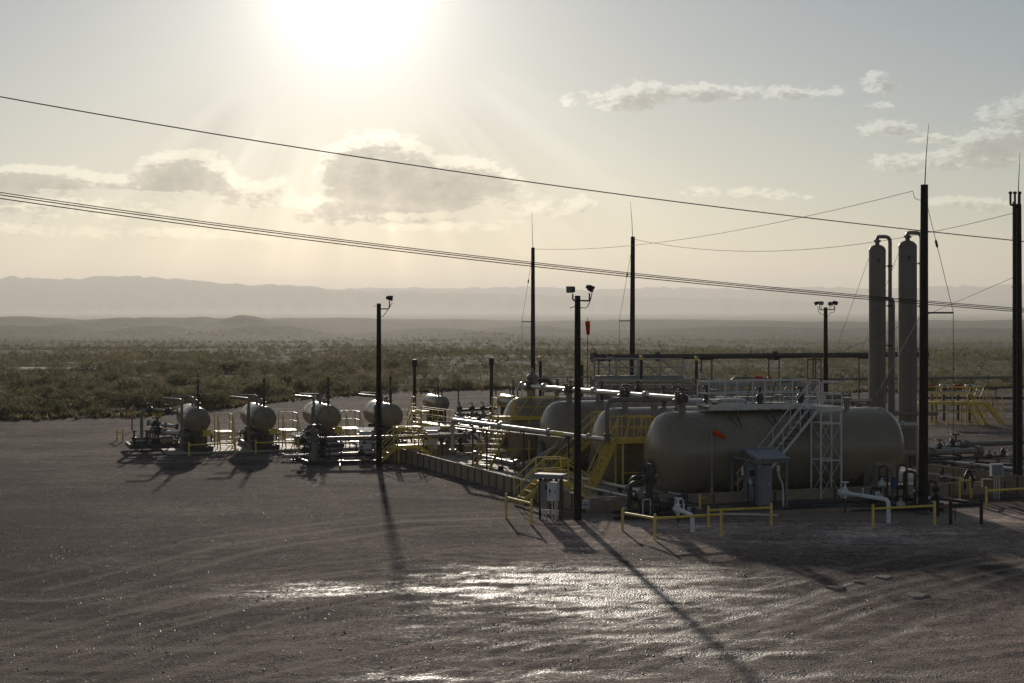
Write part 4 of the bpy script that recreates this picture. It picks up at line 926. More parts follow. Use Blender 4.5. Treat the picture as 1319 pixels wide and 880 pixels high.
# pipe racks on the gravel behind the slanting pipe
for i, (x0, y0, x1, y1, Y0, Y1, r_) in enumerate(((588, 533, 640, 536, 104, 100, .07), (588, 538, 650, 545, 100, 92, .09), (592, 548, 650, 556, 96, 88, .09), (585, 552, 640, 560, 94, 88, .06))):
    pipe_run(['upper dark pipe on low posts behind the slanting silver pipe', 'second pipe down behind the slanting silver pipe', 'third pipe down behind the slanting silver pipe', 'lowest thin pipe behind the slanting silver pipe'][i], [onY(x0, y0, Y0), onY(x1, y1, Y1)], r_, 'pipe_dark' if i == 0 else 'insulation', fl=(.3, .7), vl=(.5,), sup=(.15, .6, .9))
t = thing('valve_header', 'dark frame with a row of small valves behind the slanting silver pipe', 'valves', onz(605, 552))
for k, px in enumerate((592, 608, 622, 634)):
    p = onY(px, 527, 101); part('post', MB().lathe([(.13, 0), (.13, p.z - .5), (.2, p.z - .48), (.2, p.z - .3), (.1, p.z - .25), (.1, p.z)], (p.x, p.y, .03), Z, 10), 'pipe_paint', t, True, True)
    valve(t, p + Z * .05, (1, 0, 0), .09)
part('beam', MB().bar(onY(588, 529, 101), onY(640, 526, 101), .12, .16), 'pipe_dark', t, False, True)
# ================================================================ YELLOW STEPS AND PLATFORMS AT THE BIG TANKS
def crossover(label, loc):
    t = thing('crossover_steps', label, 'steps', loc, FA, 'yellow crossover steps over the containment wall')
    W = Matrix.Translation(loc) @ Matrix.Rotation(FA, 4, 'Z'); w_ = lambda x, y, z: W @ Vector((x, y, z)); zd_ = .92
    deck(t, w_(0, 0, zd_), U, V, 1.1, .8, 'yellow_paint', 'yellow_paint')
    stairs(t, w_(-1.55, 0, .06), w_(-.55, 0, zd_), .8, 'yellow_paint', 'yellow_paint', True, 3, .95, sh=.16); stairs(t, w_(1.55, 0, .12), w_(.55, 0, zd_), .8, 'yellow_paint', 'yellow_paint', True, 3, .95, sh=.16)
    for s in (-.42, .42): rail_line(t, [w_(-.55, s, zd_), w_(.55, s, zd_)], 'yellow_paint', .97, 1.0)
    for x in (-.5, .5):
        for y in (-.38, .38): p = w_(x, y, 0); part('leg', MB().bar(p, p + Z * (zd_ - .1), .055), 'yellow_paint', t, False, True)
    return t
co = crossover('yellow crossover steps over the containment wall behind the control stand', wallpt(711) + Z * .03)
copy_thing(co, wallpt(523) + Z * .03, FA, 'yellow crossover steps over the containment wall right of the lone light pole')
# platform at the farthest tank
zq = 2.45; t = thing('stair_platform', 'yellow platform with steep stairs at the left end of the farthest tank', 'platform', F(-2, 17, .1))
pc = onz(637, 537, zq); qc = onz(713, 538, zq); a_, b_ = AB(pc); a2, b2 = AB(qc)
A0, A1, Bm = a_, a_ + 3.5, b_ - .1
deck(t, F((A0 + A1) / 2, Bm, zq), U, V, A1 - A0, 1.0, 'yellow_paint', 'yellow_paint')
rail_line(t, [F(A0 + .9, Bm - .5, zq), F(A1, Bm - .5, zq), F(A1, Bm + .5, zq), F(A0, Bm + .5, zq), F(A0, Bm - .4, zq)], 'yellow_paint', 1.0, 1.2)
for a in (A0 + .05, (A0 + A1) / 2, A1 - .05):
    for b in (Bm - .46, Bm + .46): leg(t, F(a, b), zq - .05, 'yellow_paint', gz=.1)
for a in (A0 + .9, (A0 + A1) / 2): part('brace', MB().bar(F(a, Bm - .5, zq), F(a + .8, Bm - .5, zq + 1.0), .03), 'yellow_paint', t, False, True)
part('girt', MB().bar(F(A0, Bm - .46, .75), F(A1, Bm - .46, .75), .06), 'yellow_paint', t, False, True)
stairs(t, onz(620, 606, .12), F(A0 + .42, Bm - .55, zq), .8, 'yellow_paint', 'galvanized', True, 10, .95)
# long stairs between the second and third tanks
bs = onb(705, 612, 9.4); bs.z = .12; ts = onb(768, 556, 9.6)
t = thing('yellow_stairs', 'long yellow stairs rising to the right between the second and third tanks', 'stairs', bs)
stairs(t, bs, ts, .75, 'yellow_paint', 'yellow_paint', True, 9, .92)
e = hnorm(ts - bs); deck(t, ts + e * .55, e, e.cross(Z), 1.1, .85, 'yellow_paint', 'yellow_paint')
rail_line(t, [ts + e * 0.05 - e.cross(Z) * .4, ts + e * 1.1 - e.cross(Z) * .4], 'yellow_paint', .92, 1.0); rail_line(t, [ts + e * .05 + e.cross(Z) * .4, ts + e * 1.1 + e.cross(Z) * .4], 'yellow_paint', .92, 1.0)
for f in (.1, 1.0): leg(t, ts + e * f + e.cross(Z) * .38, ts.z - .05, 'yellow_paint', gz=.1); leg(t, ts + e * f - e.cross(Z) * .38, ts.z - .05, 'yellow_paint', gz=.1)
# ladder platform between the nearest and second tanks
bL = 3.1; pa = onb(795, 567, bL); zq = pa.z; a0_ = AB(pa)[0]; a1_ = AB(onb(843, 567, bL))[0]
t = thing('ladder_platform', 'yellow railed platform with a steep ladder between the nearest two tanks', 'platform', F(a0_, bL, .1))
deck(t, F((a0_ + a1_) / 2, bL + .45, zq), U, V, a1_ - a0_, .9, 'yellow_paint', 'yellow_paint')
rail_line(t, [F(a0_ + .5, bL, zq), F(a1_, bL, zq), F(a1_, bL + .9, zq), F(a0_, bL + .9, zq)], 'yellow_paint', .98, .6)
part('rail_post', MB().bar(F(a0_ + .02, bL, zq), F(a0_ + .02, bL, zq + .98), .07), 'yellow_paint', t, False, True)
for a in (a0_ + .3, a0_ + .9): part('brace', MB().bar(F(a, bL, zq), F(a + .35, bL, zq + .95), .03), 'yellow_paint', t, False, True)
for a in (a0_ + .28, a1_ - .1):
    for b in (bL + .02, bL + .85): leg(t, F(a, b), zq - .05, 'yellow_paint', gz=.1)
part('brace', MB().bar(F(a0_ + .3, bL + .02, .9), F(a1_ - .1, bL + .02, .9), .045), 'yellow_paint', t, False, True)
stairs(t, F(a0_ - 1.1, bL + .4, .12), F(a0_, bL + .4, zq), .6, 'yellow_paint', 'yellow_paint', True, 9, .8)
# ================================================================ POLES, FLOODLIGHTS, MASTS, WIRES
def flood(t, p, yaw, tilt, s=1.0):
    # floodlight: finned housing, glass and yoke; yaw from +Y, tilt down
    d = V3(math.sin(yaw) * math.cos(tilt), math.cos(yaw) * math.cos(tilt), -math.sin(tilt)); ax = d.cross(Z).normalized(); up = ax.cross(d)
    p = Vector(p)
    b = MB().frame(p, ax, d, up, .42 * s, .26 * s, .34 * s).frame(p - d * .2 * s, ax, d, up, .26 * s, .18 * s, .22 * s)
    b.frame(p + d * .14 * s, ax, d, up, .47 * s, .035 * s, .39 * s)
    hb = part('floodlight', b, 'black_steel', t, False, True)
    part('glass', MB().frame(p + d * .163 * s, ax, d, up, .39 * s, .014 * s, .31 * s), 'lamp_glass', hb, False, True)
    return hb
def wood_pole(name, label, px, yb, yt, r, group, Y=None, lean=0.0):
    b = onz(px, yb) if Y is None else onY(px, 440, Y); b.z = 0; zt = onY(px, yt, b.y).z
    t = thing(name, label, 'pole', b, 0, group)
    top = Vector((b.x + lean, b.y, zt))
    part('pole', MB().tube([b - Z * .2, b.lerp(top, .5), top], [r * 1.12, r, r * .82], 14), 'pole_wood', t, True, True)
    return t, b, top, r
G_L = 'wooden floodlight poles'; G_T = 'tall wooden lightning masts'
t, b, top, r = wood_pole('light_pole', 'lone black light pole with one floodlight, standing before the valve skid', 488, 601.5, 391, .135, G_L)
arm = top - Z * .28
part('arm', MB().tube(bend([arm, arm + V3(.52, .1, 0), arm + V3(.55, .1, .42)], .1), .03, 8), 'black_steel', t, True, True)
part('brace', MB().tube(bend([arm - Z * .45, arm + V3(.2, .05, -.4), arm + V3(.5, .1, .0), arm + V3(.68, .1, .3)], .12), .018, 6), 'cable', t, True, True)
flood(t, arm + V3(.57, .1, .56), 1.3, .12, .7); part('bolt', MB().cyl(top + V3(-.3, 0, -.14), top + V3(.0, 0, -.14), .014, None, 6), 'black_steel', t, False, True)
t, b, top, r = wood_pole('light_pole', 'nearest black light pole with two floodlights, beside the control stand', 744, 670.5, 381, .135, G_L)
arm = top - Z * .18
part('arm', MB().tube(bend([arm + V3(-.19, -.1, .25), arm + V3(-.19, -.1, -.0), arm + V3(.45, -.1, -.02), arm + V3(.45, -.1, .28)], .07), .03, 8), 'black_steel', t, True, True)
part('conduit', MB().tube(bend([arm + V3(-.3, -.1, -.3), arm + V3(-.1, -.13, -.22), arm + V3(.1, -.15, -.28), arm + V3(.35, -.12, -.3), arm + V3(.5, -.1, .05), arm + V3(.55, -.1, .3)], .1), .018, 6), 'cable', t, True, True)
flood(t, arm + V3(-.26, -.1, .42), -2.6, .1, .64); flood(t, arm + V3(.5, -.1, .46), 1.9, .45, .62)
t, b, top, r = wood_pole('light_pole', 'black light pole with four floodlights, behind the catwalk near the towers', 1063.5, 500, 396, .15, G_L, Y=100)
arm = top - Z * .16
part('arm', MB().tube(bend([arm + V3(-.4, -.1, .28), arm + V3(-.4, -.1, 0), arm + V3(.52, -.1, 0), arm + V3(.52, -.1, .28)], .08), .03, 8), 'black_steel', t, True, True)
part('conduit', MB().tube(bend([arm + V3(-.55, -.1, .2), arm + V3(-.45, -.14, -.2), arm + V3(-.25, -.16, -.32), arm + V3(.0, -.16, -.28), arm + V3(.15, -.16, -.45), arm + V3(.22, -.14, -.2), arm + V3(.55, -.12, -.15), arm + V3(.58, -.1, .2)], .1), .018, 6), 'cable', t, True, True)
for dx, yw, tl, dz in ((-.62, -1.2, .35, .42), (-.3, -2.7, .1, .44), (.3, 2.8, .08, .40), (.62, 1.3, .5, .44)): flood(t, arm + V3(dx, -.1, dz), yw, tl, .62)
for dx in (-.3, .22, .32): part('bracket', MB().bar(arm + V3(dx, -.1, 0), arm + V3(dx, -.1, .3), .025), 'black_steel', t, False, True)
def strutguy(t, b, top, zs, dx, dyn, r_=.012):
    # guy wire that runs down over a horizontal strut to an anchor
    st0 = Vector((b.x, b.y, zs)); st1 = st0 + V3(dx, dyn, .0)
    part('strut', MB().cyl(st0, st1, .035, None, 8), 'black_steel', t, True, True)
    part('guy_wire', MB().tube([top - Z * .35, st1 + Z * .02, Vector((st1.x, st1.y, .02))], r_, 5), 'cable', t, True, True)
    k = (top - Z * .35).lerp(st1, .42); part('insulator', MB().lathe([(.02, -.16), (.05, -.1), (.05, .1), (.02, .16)], k, st1 - top, 8), 'black_steel', t, True, True)
def rod(t, top, h, dx=0.0, r_=.02): part('lightning_rod', MB().tube([top - Z * .4, top + V3(dx * .4, 0, h * .45), top + V3(dx, 0, h)], [r_ * 1.3, r_, r_ * .5], 6), 'black_steel', t, True, True)
tops = {}
t, b, top, r = wood_pole('lightning_mast', 'tall black mast with a strut, rising behind the farthest tank', 686.5, 535, 319, .17, G_T, Y=119.0)
rod(t, top, 2.8, -.1); strutguy(t, b, top, onY(686, 414.5, b.y).z, -.85, .2); tops['a'] = top
t, b, top, r = wood_pole('lightning_mast', 'tall black mast rising behind the truss walkway at the middle of the plant', 814, 557, 305, .17, G_T, Y=102.5, lean=.06)
rod(t, top, 2.35, -.16); strutguy(t, b, top, onY(814, 413.5, b.y).z, -.82, .2); tops['b'] = top
part('guard', MB().cyl((b.x + .15, b.y - .14, 3.0), (b.x + .15, b.y - .14, 5.2), .06, None, 8), 'white_paint', t, True, True)
t, b, top, r = wood_pole('lightning_mast', 'tallest looking black mast, right of the two tower columns at the plant front', 1189, 663, 238, .175, G_T, lean=.05)
rod(t, top, 2.4, .17); tops['c'] = top
strutguy(t, b, top, onY(1189, 403, b.y).z, 1.28, .3); part('guy_wire', MB().tube([top - Z * 4.9, Vector((b.x + 6.2, b.y + 40, .02))], .012, 5), 'cable', t, True, True)
part('cable_loop', MB().tube([top + V3(-.45, 0, -.28), top + V3(-.4, -.1, -.55), top + V3(-.15, -.18, -.65)], .012, 5), 'cable', t, True, True)
part('stub', MB().cyl(Vector((b.x - .5, b.y + 3, 8.6)), Vector((b.x - .2, b.y + 3, 8.6)), .03, None, 6), 'black_steel', t, True, True) if False else None
part('base_collar', MB().lathe([(.36, -.02), (.33, .05), (.25, .12), (.2, .2)], b, Z, 14), 'iron', t, True, True)
t, b, top, r = wood_pole('lightning_mast', 'black mast with conduits and tube bracket at the right edge', 1311, 632, 263, .19, G_T)
rod(t, top, 2.3, .1); tops['d'] = top
part('conduit', MB().cyl((b.x - .22, b.y - .1, .1), (b.x - .22, b.y - .1, top.z + .1), .05, None, 8), 'pipe_dark', t, True, True); part('conduit', MB().cyl((b.x - .12, b.y - .2, .1), (b.x - .12, b.y - .2, top.z - .2), .04, None, 8), 'pipe_dark', t, True, True)
part('bracket', MB().tube(bend([top + V3(-.36, -.1, .5), top + V3(-.36, -.1, -.05), top + V3(.05, -.1, -.05), top + V3(.05, -.1, .5)], .08), .05, 8), 'black_steel', t, True, True)
for dx in (-.36, -.16, .05): part('antenna', MB().lathe([(.05, -.05), (.05, .42), (.085, .44), (.085, .52), (.03, .54)], top + V3(dx, -.1, .02), Z, 8), 'black_steel', t, True, True)
part('guy_wire', MB().tube([top - Z * 3.2, Vector((b.x - 5.5, b.y + 26, 4.2)), Vector((b.x - 8.5, b.y + 40, .02))], .010, 5), 'cable', t, True, True)
for q in range(5): part('clamp', MB().box((b.x - .18, b.y - .12, 2.5 + 2.2 * q), (.2, .16, .08)), 'black_steel', t, False, True)
def sagwire(a, b, sag, n=26):
    a, b = Vector(a), Vector(b); return [a.lerp(b, k / n) - Z * (sag * 4 * (k / n) * (1 - k / n)) for k in range(n + 1)]
def wire(label, a, b, sag, r_, group='overhead wires'):
    mb = MB().tube(sagwire(a, b, sag), r_, 5); return solo('overhead_wire', mb, 'cable', label, 'wire', a, group, True)
wire('thin shield wire from the farthest tank mast to the mast by the towers', tops['a'] - Z * .1, tops['c'] - Z * .25 - V3(.45), .75, .012)
wire('thin shield wire sagging from the middle mast to the mast at the right edge', tops['b'] - Z * .15, tops['d'] - Z * .35, 1.25, .012)
def pw(label, pts, r_):
    mb = MB().tube(pts, r_, 6); return solo('power_line', mb, 'cable', label, 'power line', pts[0], 'power lines crossing the picture', True)
def pxwire(pp, Y0, Y1, n=36):
    xs = np.array([q[0] for q in pp], float); ys = np.array([q[1] for q in pp], float); co = np.polyfit(xs, ys, 2); out = []
    for k in range(n + 1):
        x = -700 + (2700) * k / n; Yd = Y0 + (Y1 - Y0) * k / n; out.append(onY(x, float(np.polyval(co, x)), Yd))
    return out
pw('highest power line, alone, slanting down to the right across the sky', pxwire(((0, 124), (330, 183), (660, 231), (1000, 275), (1302, 310)), 44, 66), .020)
for i, (lb, dy0, dy1) in enumerate((('upper of the three close power lines slanting down to the right', 0, 0), ('middle of the three close power lines slanting down to the right', 3.0, 1.6), ('lowest of the three close power lines slanting down to the right', 7.5, 3.6))):
    pw(lb, pxwire(((0, 248.5 + dy0), (330, 293.5 + dy0 * .75 + dy1 * .25), (690, 340 + (dy0 + dy1) * .5 - 1.2), (1050, 376 + dy1), (1302, 396 + dy1 * 1.3)), 46 + i * .3, 72 + i * .3), 0.019 if i else .016)
# ================================================================ TWO TOWERS
def tower(label, px, hw, yt, base, goosey):
    b = onz(px, base); b.z = 0; r = hw / FPX * b.y; zt = onY(px, yt, b.y).z; zg = onY(px, goosey, b.y).z
    t = thing('contactor_tower', label, 'tower', b, FA, 'tall column towers'); h = .35
    part('skirt', MB().lathe([(r * 1.25, 0), (r * 1.25, .08), (r * 1.05, .1), (r * 1.02, 1.4)], (0, 0, .05), Z, 32), 'tower_paint', t, True)
    prof = [(r, 1.4)] + [(r, zt - h)] + [(r * math.cos(a), zt - h + h * math.sin(a)) for a in np.linspace(0, math.pi / 2, 8)[1:]]
    sh = part('shell', MB().lathe(prof, (0, 0, 0), Z, 40), 'tower_paint', t, True)
    for zz in np.linspace(2.6, zt - h, 5): part('weld_seam', MB().lathe([(r - .01, -.03), (r + .008, -.02), (r + .008, .02), (r - .01, .03)], (0, 0, zz), Z, 40), 'tower_paint', sh, True)
    part('neck', MB().lathe([(.12, -.1), (.12, .12), (.19, .13), (.19, .24), (.12, .25)], (0, 0, zt), Z, 14), 'tower_paint', t, True)
    W = MW[t.name]
    wx = W.to_3x3() @ V3(1, -.1, 0); wx = wx.normalized()
    xo = r + .23
    part('gooseneck', MB().tube(bend([V3(0, 0, zt + .1), V3(0, 0, zg), wx * xo + Z * zg, wx * xo + Z * .5], .38, 6), .105, 12), 'pipe_paint', t, True)
    for zz in (zt - 1.2, zt - 3.4, zt - 5.6): part('bracket', MB().bar(wx * (r * .9) + Z * zz, wx * (xo + .05) + Z * zz, .05), 'pipe_dark', t); part('clamp', MB().lathe([(.14, -.06), (.14, .06)], wx * xo + Z * zz, Z, 12), 'pipe_dark', t, True)
    part('ladder', MB().bar(wx * -.1 - wx.cross(Z) * -(r + .1) + Z * 1.5, wx * -.1 - wx.cross(Z) * -(r + .1) + Z * (zt - 2.6), .03).bar(wx * .12 - wx.cross(Z) * -(r + .1) + Z * 1.5, wx * .12 - wx.cross(Z) * -(r + .1) + Z * (zt - 2.6), .03), 'tower_paint', t)
    for zz in (zt - .9,): part('name_plate', MB().frame(V3(0, 0, zz) + wx.cross(Z) * (r + .02), wx, wx.cross(Z), Z, .12, .02, .2), 'iron', t)
    return t, b, r, zt, wx
tA, bA, rA, zA, _ = tower('left of the two tall grey brown towers, with gooseneck pipe on top', 1130, 10.8, 315, 588, 305)
tB, bB, rB, zB, _ = tower('right of the two tall grey brown towers, close to the black mast', 1169, 11.8, 309.5, 602, 300)
part('side_pipe', MB().tube(bend([Vector((bA.x, bA.y, onY(1130, 384.5, bA.y).z)), Vector((bA.x + .86, bA.y - .1, onY(1130, 384.5, bA.y).z)), Vector((bA.x + .86, bA.y - .1, .4))], .3), .1, 12), 'pipe_paint', tA, True, True)
part('nozzle', MB().lathe([(.09, 0), (.09, .4), (.15, .42), (.15, .5)], (bB.x - .3, bB.y - .1, onY(1160, 382, bB.y).z), V3(1, 0, 0), 12), 'pipe_dark', tB, True, True)
part('cross_pipe', MB().tube([Vector((bB.x - 1.2, bB.y - .6, onY(1150, 532, bB.y).z)), Vector((bB.x + 1.4, bB.y - .6, onY(1150, 532, bB.y).z))], .1, 12), 'pipe_paint', tB, True, True)
for (x0, y0, x1, y1, nm) in ((1119, 333, 1076, 452, 'tower_a'), (1157, 327, 1131, 395, 'tower_b')):
    a = onY(x0, y0, bA.y if 'a' == nm[-1] else bB.y); e = onY(x1, y1, a.y + 16); d = e - a; e2 = a + d * (a.z / -d.z)
    part('guy_wire', MB().tube([a, e2], .012, 5), 'cable', tA if nm[-1] == 'a' else tB, True, True)
pg = onb(1182, 546, 1.2); pipe_run('pale upright pipe with an elbow just off the right end of the nearest tank', [F(12.4, .6, 2.9), F(13.75, .6, 2.9), F(13.75, .6, .15)], .1, 'insulation', fl=(.4,), rad=.28, gz=.1)
# ================================================================ PIPE RACK AND TRUSS WALKWAYS BEHIND THE TANKS
Yr = 100.0
a, b = onY(764, 460.3, Yr), onY(1192, 456.6, Yr + 10)
t = pipe_run('thick dark overhead pipe running level behind the tanks to the towers', [a, b], .185, 'pipe_dark', fl=(.525, .18), ends=True)
for f in (.0, .015, .035): part('clamp', MB().lathe([(.24, -.08), (.24, .08)], a.lerp(b, f + .01), b - a, 14), 'black_steel', t, True, True)
part('vent', MB().tube(bend([a + V3(.15, 0, .1), a + V3(.15, 0, .5), a + V3(0, 0, .52)], .05), .03, 6), 'black_steel', t, True, True)
for f in (.03, .32, .52, .80):
    q = a.lerp(b, f)
    for s in (-.35, .35): part('support_leg', MB().bar((q.x + s, q.y, .05), (q.x + s, q.y, q.z - .2), .09), 'pipe_dark', t, False, True)
    part('support_beam', MB().bar((q.x - .45, q.y, q.z - .22), (q.x + .45, q.y, q.z - .22), .14, .1), 'pipe_dark', t, False, True)
# frame stand at (1048, 480)
q = onY(1048.5, 463, 96); t = thing('pipe_stand', 'rusty tripod like frame standing under the overhead pipe beside the four-lamp pole', 'stand', (q.x, q.y, 0))
part('beam', MB().bar(q + V3(-.46), q + V3(.46), .16, .1), 'rust', t, False, True)
for dx, w_ in ((-.42, .07), (.42, .07), (-.06, .09), (.08, .09)): part('leg', MB().bar((q.x + dx, q.y, .05), (q.x + dx, q.y, q.z), w_), 'rust', t, False, True)
part('cap', MB().lathe([(.12, 0), (.12, .1), (.06, .14)], q + Z * .05, Z, 10), 'rust', t, True, True)
for px, yt, yb, lb in ((696, 460, 500, 'black vent post with a yellow cap beside the tall mast left of the truss'), (749.5, 465, 500, 'black vent post with a yellow cap almost hidden by the nearest light pole'), (826, 458.5, 505, 'black vent post with a yellow cap before the truss walkway'), (897, 459.5, 505, 'black vent post with a yellow cap at the right end of the truss walkway')):
    Yv = 94.0; b = onY(px, 500, Yv); b.z = 0; zt = onY(px, yt, Yv).z
    t = thing('vent_post', lb, 'post', b, 0, 'black vent posts with yellow caps'); part('post', MB().cyl(b, (b.x, b.y, zt - .2), .095, None, 12), 'black_steel', t, True, True); part('cap', MB().lathe([(.105, -.24), (.105, 0), (.05, .04)], (b.x, b.y, zt), Z, 12), 'yellow_paint', t, True, True)
def truss_walk(label, x0, x1, yd, yr, Y, m='tower_paint', w=1.0, n=None, dy=0.0, diag=True, name='truss_walkway'):
    a, b = onY(x0, yd, Y), onY(x1, yd + dy, Y); b.z = a.z; h = onY(x0, yr, Y).z - a.z
    t = thing(name, label, 'walkway', (a.x, a.y, 0)); d = (b - a).normalized(); nn = d.cross(Z); L = (b - a).length
    n = n or max(2, round(L / 1.7))
    for k in range(n): part('deck_grating', MB().frame(a.lerp(b, (k + .5) / n) - nn * (w / 2), d, nn, Z, L / n - .02, w, .05), 'grating', t, False, True)
    for s in (0, -w):
        o = nn * s; part('deck_beam', MB().bar(a + o - Z * .1, b + o - Z * .1, .06, .2), m, t, False, True); part('top_rail', MB().bar(a + o + Z * h, b + o + Z * h, .06), m, t, False, True); part('mid_rail', MB().bar(a + o + Z * h * .5, b + o + Z * h * .5, .035), m, t, False, True)
        for k in range(n + 1): q = a.lerp(b, k / n) + o; part('rail_post', MB().bar(q, q + Z * h, .055), m, t, False, True)
        if diag:
            for k in range(n): p, q = a.lerp(b, k / n) + o, a.lerp(b, (k + 1) / n) + o; part('brace', MB().bar(p + Z * h, q, .04), m, t, False, True)
    for k in range(0, n + 1, 2):
        for s in (0, -w): q = a.lerp(b, k / n) + nn * s; part('leg', MB().bar((q.x, q.y, .05), (q.x, q.y, q.z - .1), .09), m, t, False, True)
    return t, a, b, d, nn
t, a, b, d, nn = truss_walk('high grey truss walkway with diagonal braces under the overhead pipe', 766, 880, 485, 462.5, 96.0, m='cabinet_grey', n=4)
stairs(t, b + d * 2.2 - nn * .5 - Z * 1.6, b - nn * .5, .85, 'galvanized', 'grating', True, 8, 1.0)
lb_ = MB()
for s in (-.2, .2): lb_.bar((a.x + .95 + s, a.y + .3, .1), (a.x + .95 + s, a.y + .3, a.z + 1.1), .04)
part('ladder', lb_, 'galvanized', t, False, True)
for k in range(14): part('rung', MB().bar((a.x + .75, a.y + .3, .5 + .36 * k), (a.x + 1.15, a.y + .3, .5 + .36 * k), .03), 'galvanized', t, False, True)
for i, (x0, x1, yd, yr, Y, m, lb) in enumerate(((700, 762, 501, 486, 92.0, 'tower_paint', 'low grey walkway left of the truss, behind the header pipe'), (764, 905, 506, 490, 90.0, 'tower_paint', 'brown walkway just behind the second tank, below the grey truss'), (776, 900, 513, 497, 84.0, 'tower_paint', 'lower brown catwalk on top of the third tank'), (905, 1060, 512, 494.5, 86.0, 'cabinet_grey', 'grey walkway behind the catwalk of the nearest tank'))):
    truss_walk(lb, x0, x1, yd, yr, Y, m, .9, diag=(i != 0))
# pipes and valves crowding behind the catwalk
rr2 = random.Random(4)
for i, (x0, y0, x1, y1, Y0, Y1, r_, m, lb) in enumerate(((880, 508, 1010, 515, 92, 86, .09, 'insulation', 'silver pipe behind the catwalk, left part'), (900, 520, 1120, 516, 82, 84, .10, 'insulation', 'silver pipe just above the nearest tank, running behind the catwalk to the left tower'),
        (1000, 517, 1119, 521, 90, 84, .09, 'pipe_paint', 'tan pipe between the catwalk end and the left tower'), (1064, 511, 1094, 511, 96, 96, .16, 'pipe_paint', 'short fat pipe end beside the foot of the four-lamp pole'),
        (960, 489.5, 1400, 485, 132, 140, .13, 'pipe_paint', 'far dark pipeline running level past the towers in front of the brush'), (1190, 499.5, 1420, 499.0, 138, 140, .10, 'pipe_dark', 'far low pipeline along the pad edge at the right'), (1185, 512, 1420, 514, 128, 128, .11, 'pipe_dark', 'far pipeline behind the yellow platform at the right'))):
    n_ = (.15, .4, .65, .9); pipe_run(lb, [onY(x0, y0, Y0), onY(x1, y1, Y1)], r_, m, fl=(.35, .7), vl=(.5,) if i in (0, 2) else (), sup=n_)
for x0, x1, y_, lb in ((884, 922, 490, 'hooped pipe elbow behind the left end of the catwalk'), (942, 968, 488, 'hooped pipe elbow left of the red valve motor')):
    Y = 108; p, q = onY(x0, y_ + 8, Y), onY(x1, y_ + 8, Y); zt = onY(x0, y_, Y).z
    pipe_run(lb, [Vector((p.x, p.y, .1)), Vector((p.x, p.y, zt)), Vector((q.x, q.y, zt)), Vector((q.x, q.y, .1 if x0 == 884 else zt - .05))], .15, 'pipe_paint', rad=.45)
q = onY(980, 490, 118); t = thing('valve_actuator', 'dark red valve motor with yellow pipe frame behind the catwalk railing', 'valve', (q.x, q.y, 0))
part('motor', MB().lathe([(.1, -.75), (.28, -.7), (.34, -.3), (.34, .1), (.2, .15), (.2, .5), (.3, .55), (.3, .8), (.1, .85)], q, V3(1, 0, 0), 16), 'red_paint', t, True, True)
part('body', MB().lathe([(.22, 0), (.22, q.z - .3), (.3, q.z - .3), (.3, q.z)], (q.x, q.y, .05), Z, 12), 'pipe_dark', t, True, True)
part('frame', MB().tube(bend([q + V3(-1.0, -.1, -q.z + .1), q + V3(-1.0, -.1, .42), q + V3(1.0, -.1, .42), q + V3(1.0, -.1, -q.z + .1)], .08), .045, 8), 'yellow_paint', t, True, True)
q = onY(1012, 491, 118); t = thing('valve_actuator', 'dark valve motor right of the red one behind the catwalk railing', 'valve', (q.x, q.y, 0)); part('motor', MB().lathe([(.1, -.4), (.26, -.36), (.3, .0), (.26, .36), (.1, .4)], q, V3(1, 0, 0), 14), 'iron', t, True, True); part('body', MB().cyl((q.x, q.y, .05), (q.x, q.y, q.z), .14, None, 12), 'pipe_dark', t, True, True)
t = thing('yellow_platform', 'yellow platform with cross braces partly seen through the catwalk railing', 'platform', onY(1005, 520, 116).xy.to_3d())
a, b = onY(992, 512, 116), onY(1024, 512, 116); deck(t, (a + b) / 2, V3(1), V3(0, 1), (b - a).length, 1.0, 'yellow_paint', 'yellow_paint'); rail_line(t, [a - V3(0, .5), b - V3(0, .5)], 'yellow_paint', 1.0, .6)
for q in (a, b): leg(t, q, a.z, 'yellow_paint')
for k in range(3): q0, q1 = a.lerp(b, k / 3) - V3(0, .5), a.lerp(b, (k + 1) / 3) - V3(0, .5); part('brace', MB().bar(q0, q1 + Z * 1.0, .04), 'yellow_paint', t, False, True)
# small valves along the tank tops: bonnets that stand on every tank behind the catwalk
vk = 0
for k, a_ in ((0, 5.4), (0, 7.4), (1, 3.6), (1, 5.8), (2, 3.4), (2, 5.4), (3, 3.2), (3, 4.6)):
    p = F(a_, TD[k] + .05, TZ[k] + 1.72); nm = ['nearest', 'second', 'third', 'farthest'][k]; sd2 = 'left' if vk % 2 == 0 else 'right'; vk += 1
    t = thing('tank_valve', '%s of the two small bonneted valves on top of the %s tank' % (sd2, nm), 'valve', p, 0, 'bonneted valves on the tank tops')
    part('body', MB().lathe([(.09, -.05), (.09, .2), (.17, .22), (.17, .3), (.12, .34), (.16, .5), (.16, .62), (.09, .7), (.05, .95)], p, Z, 12), 'pipe_dark', t, True, True); part('handwheel', MB().ring(p + Z * .95, Z, .17, .022), 'iron', t, True, True)
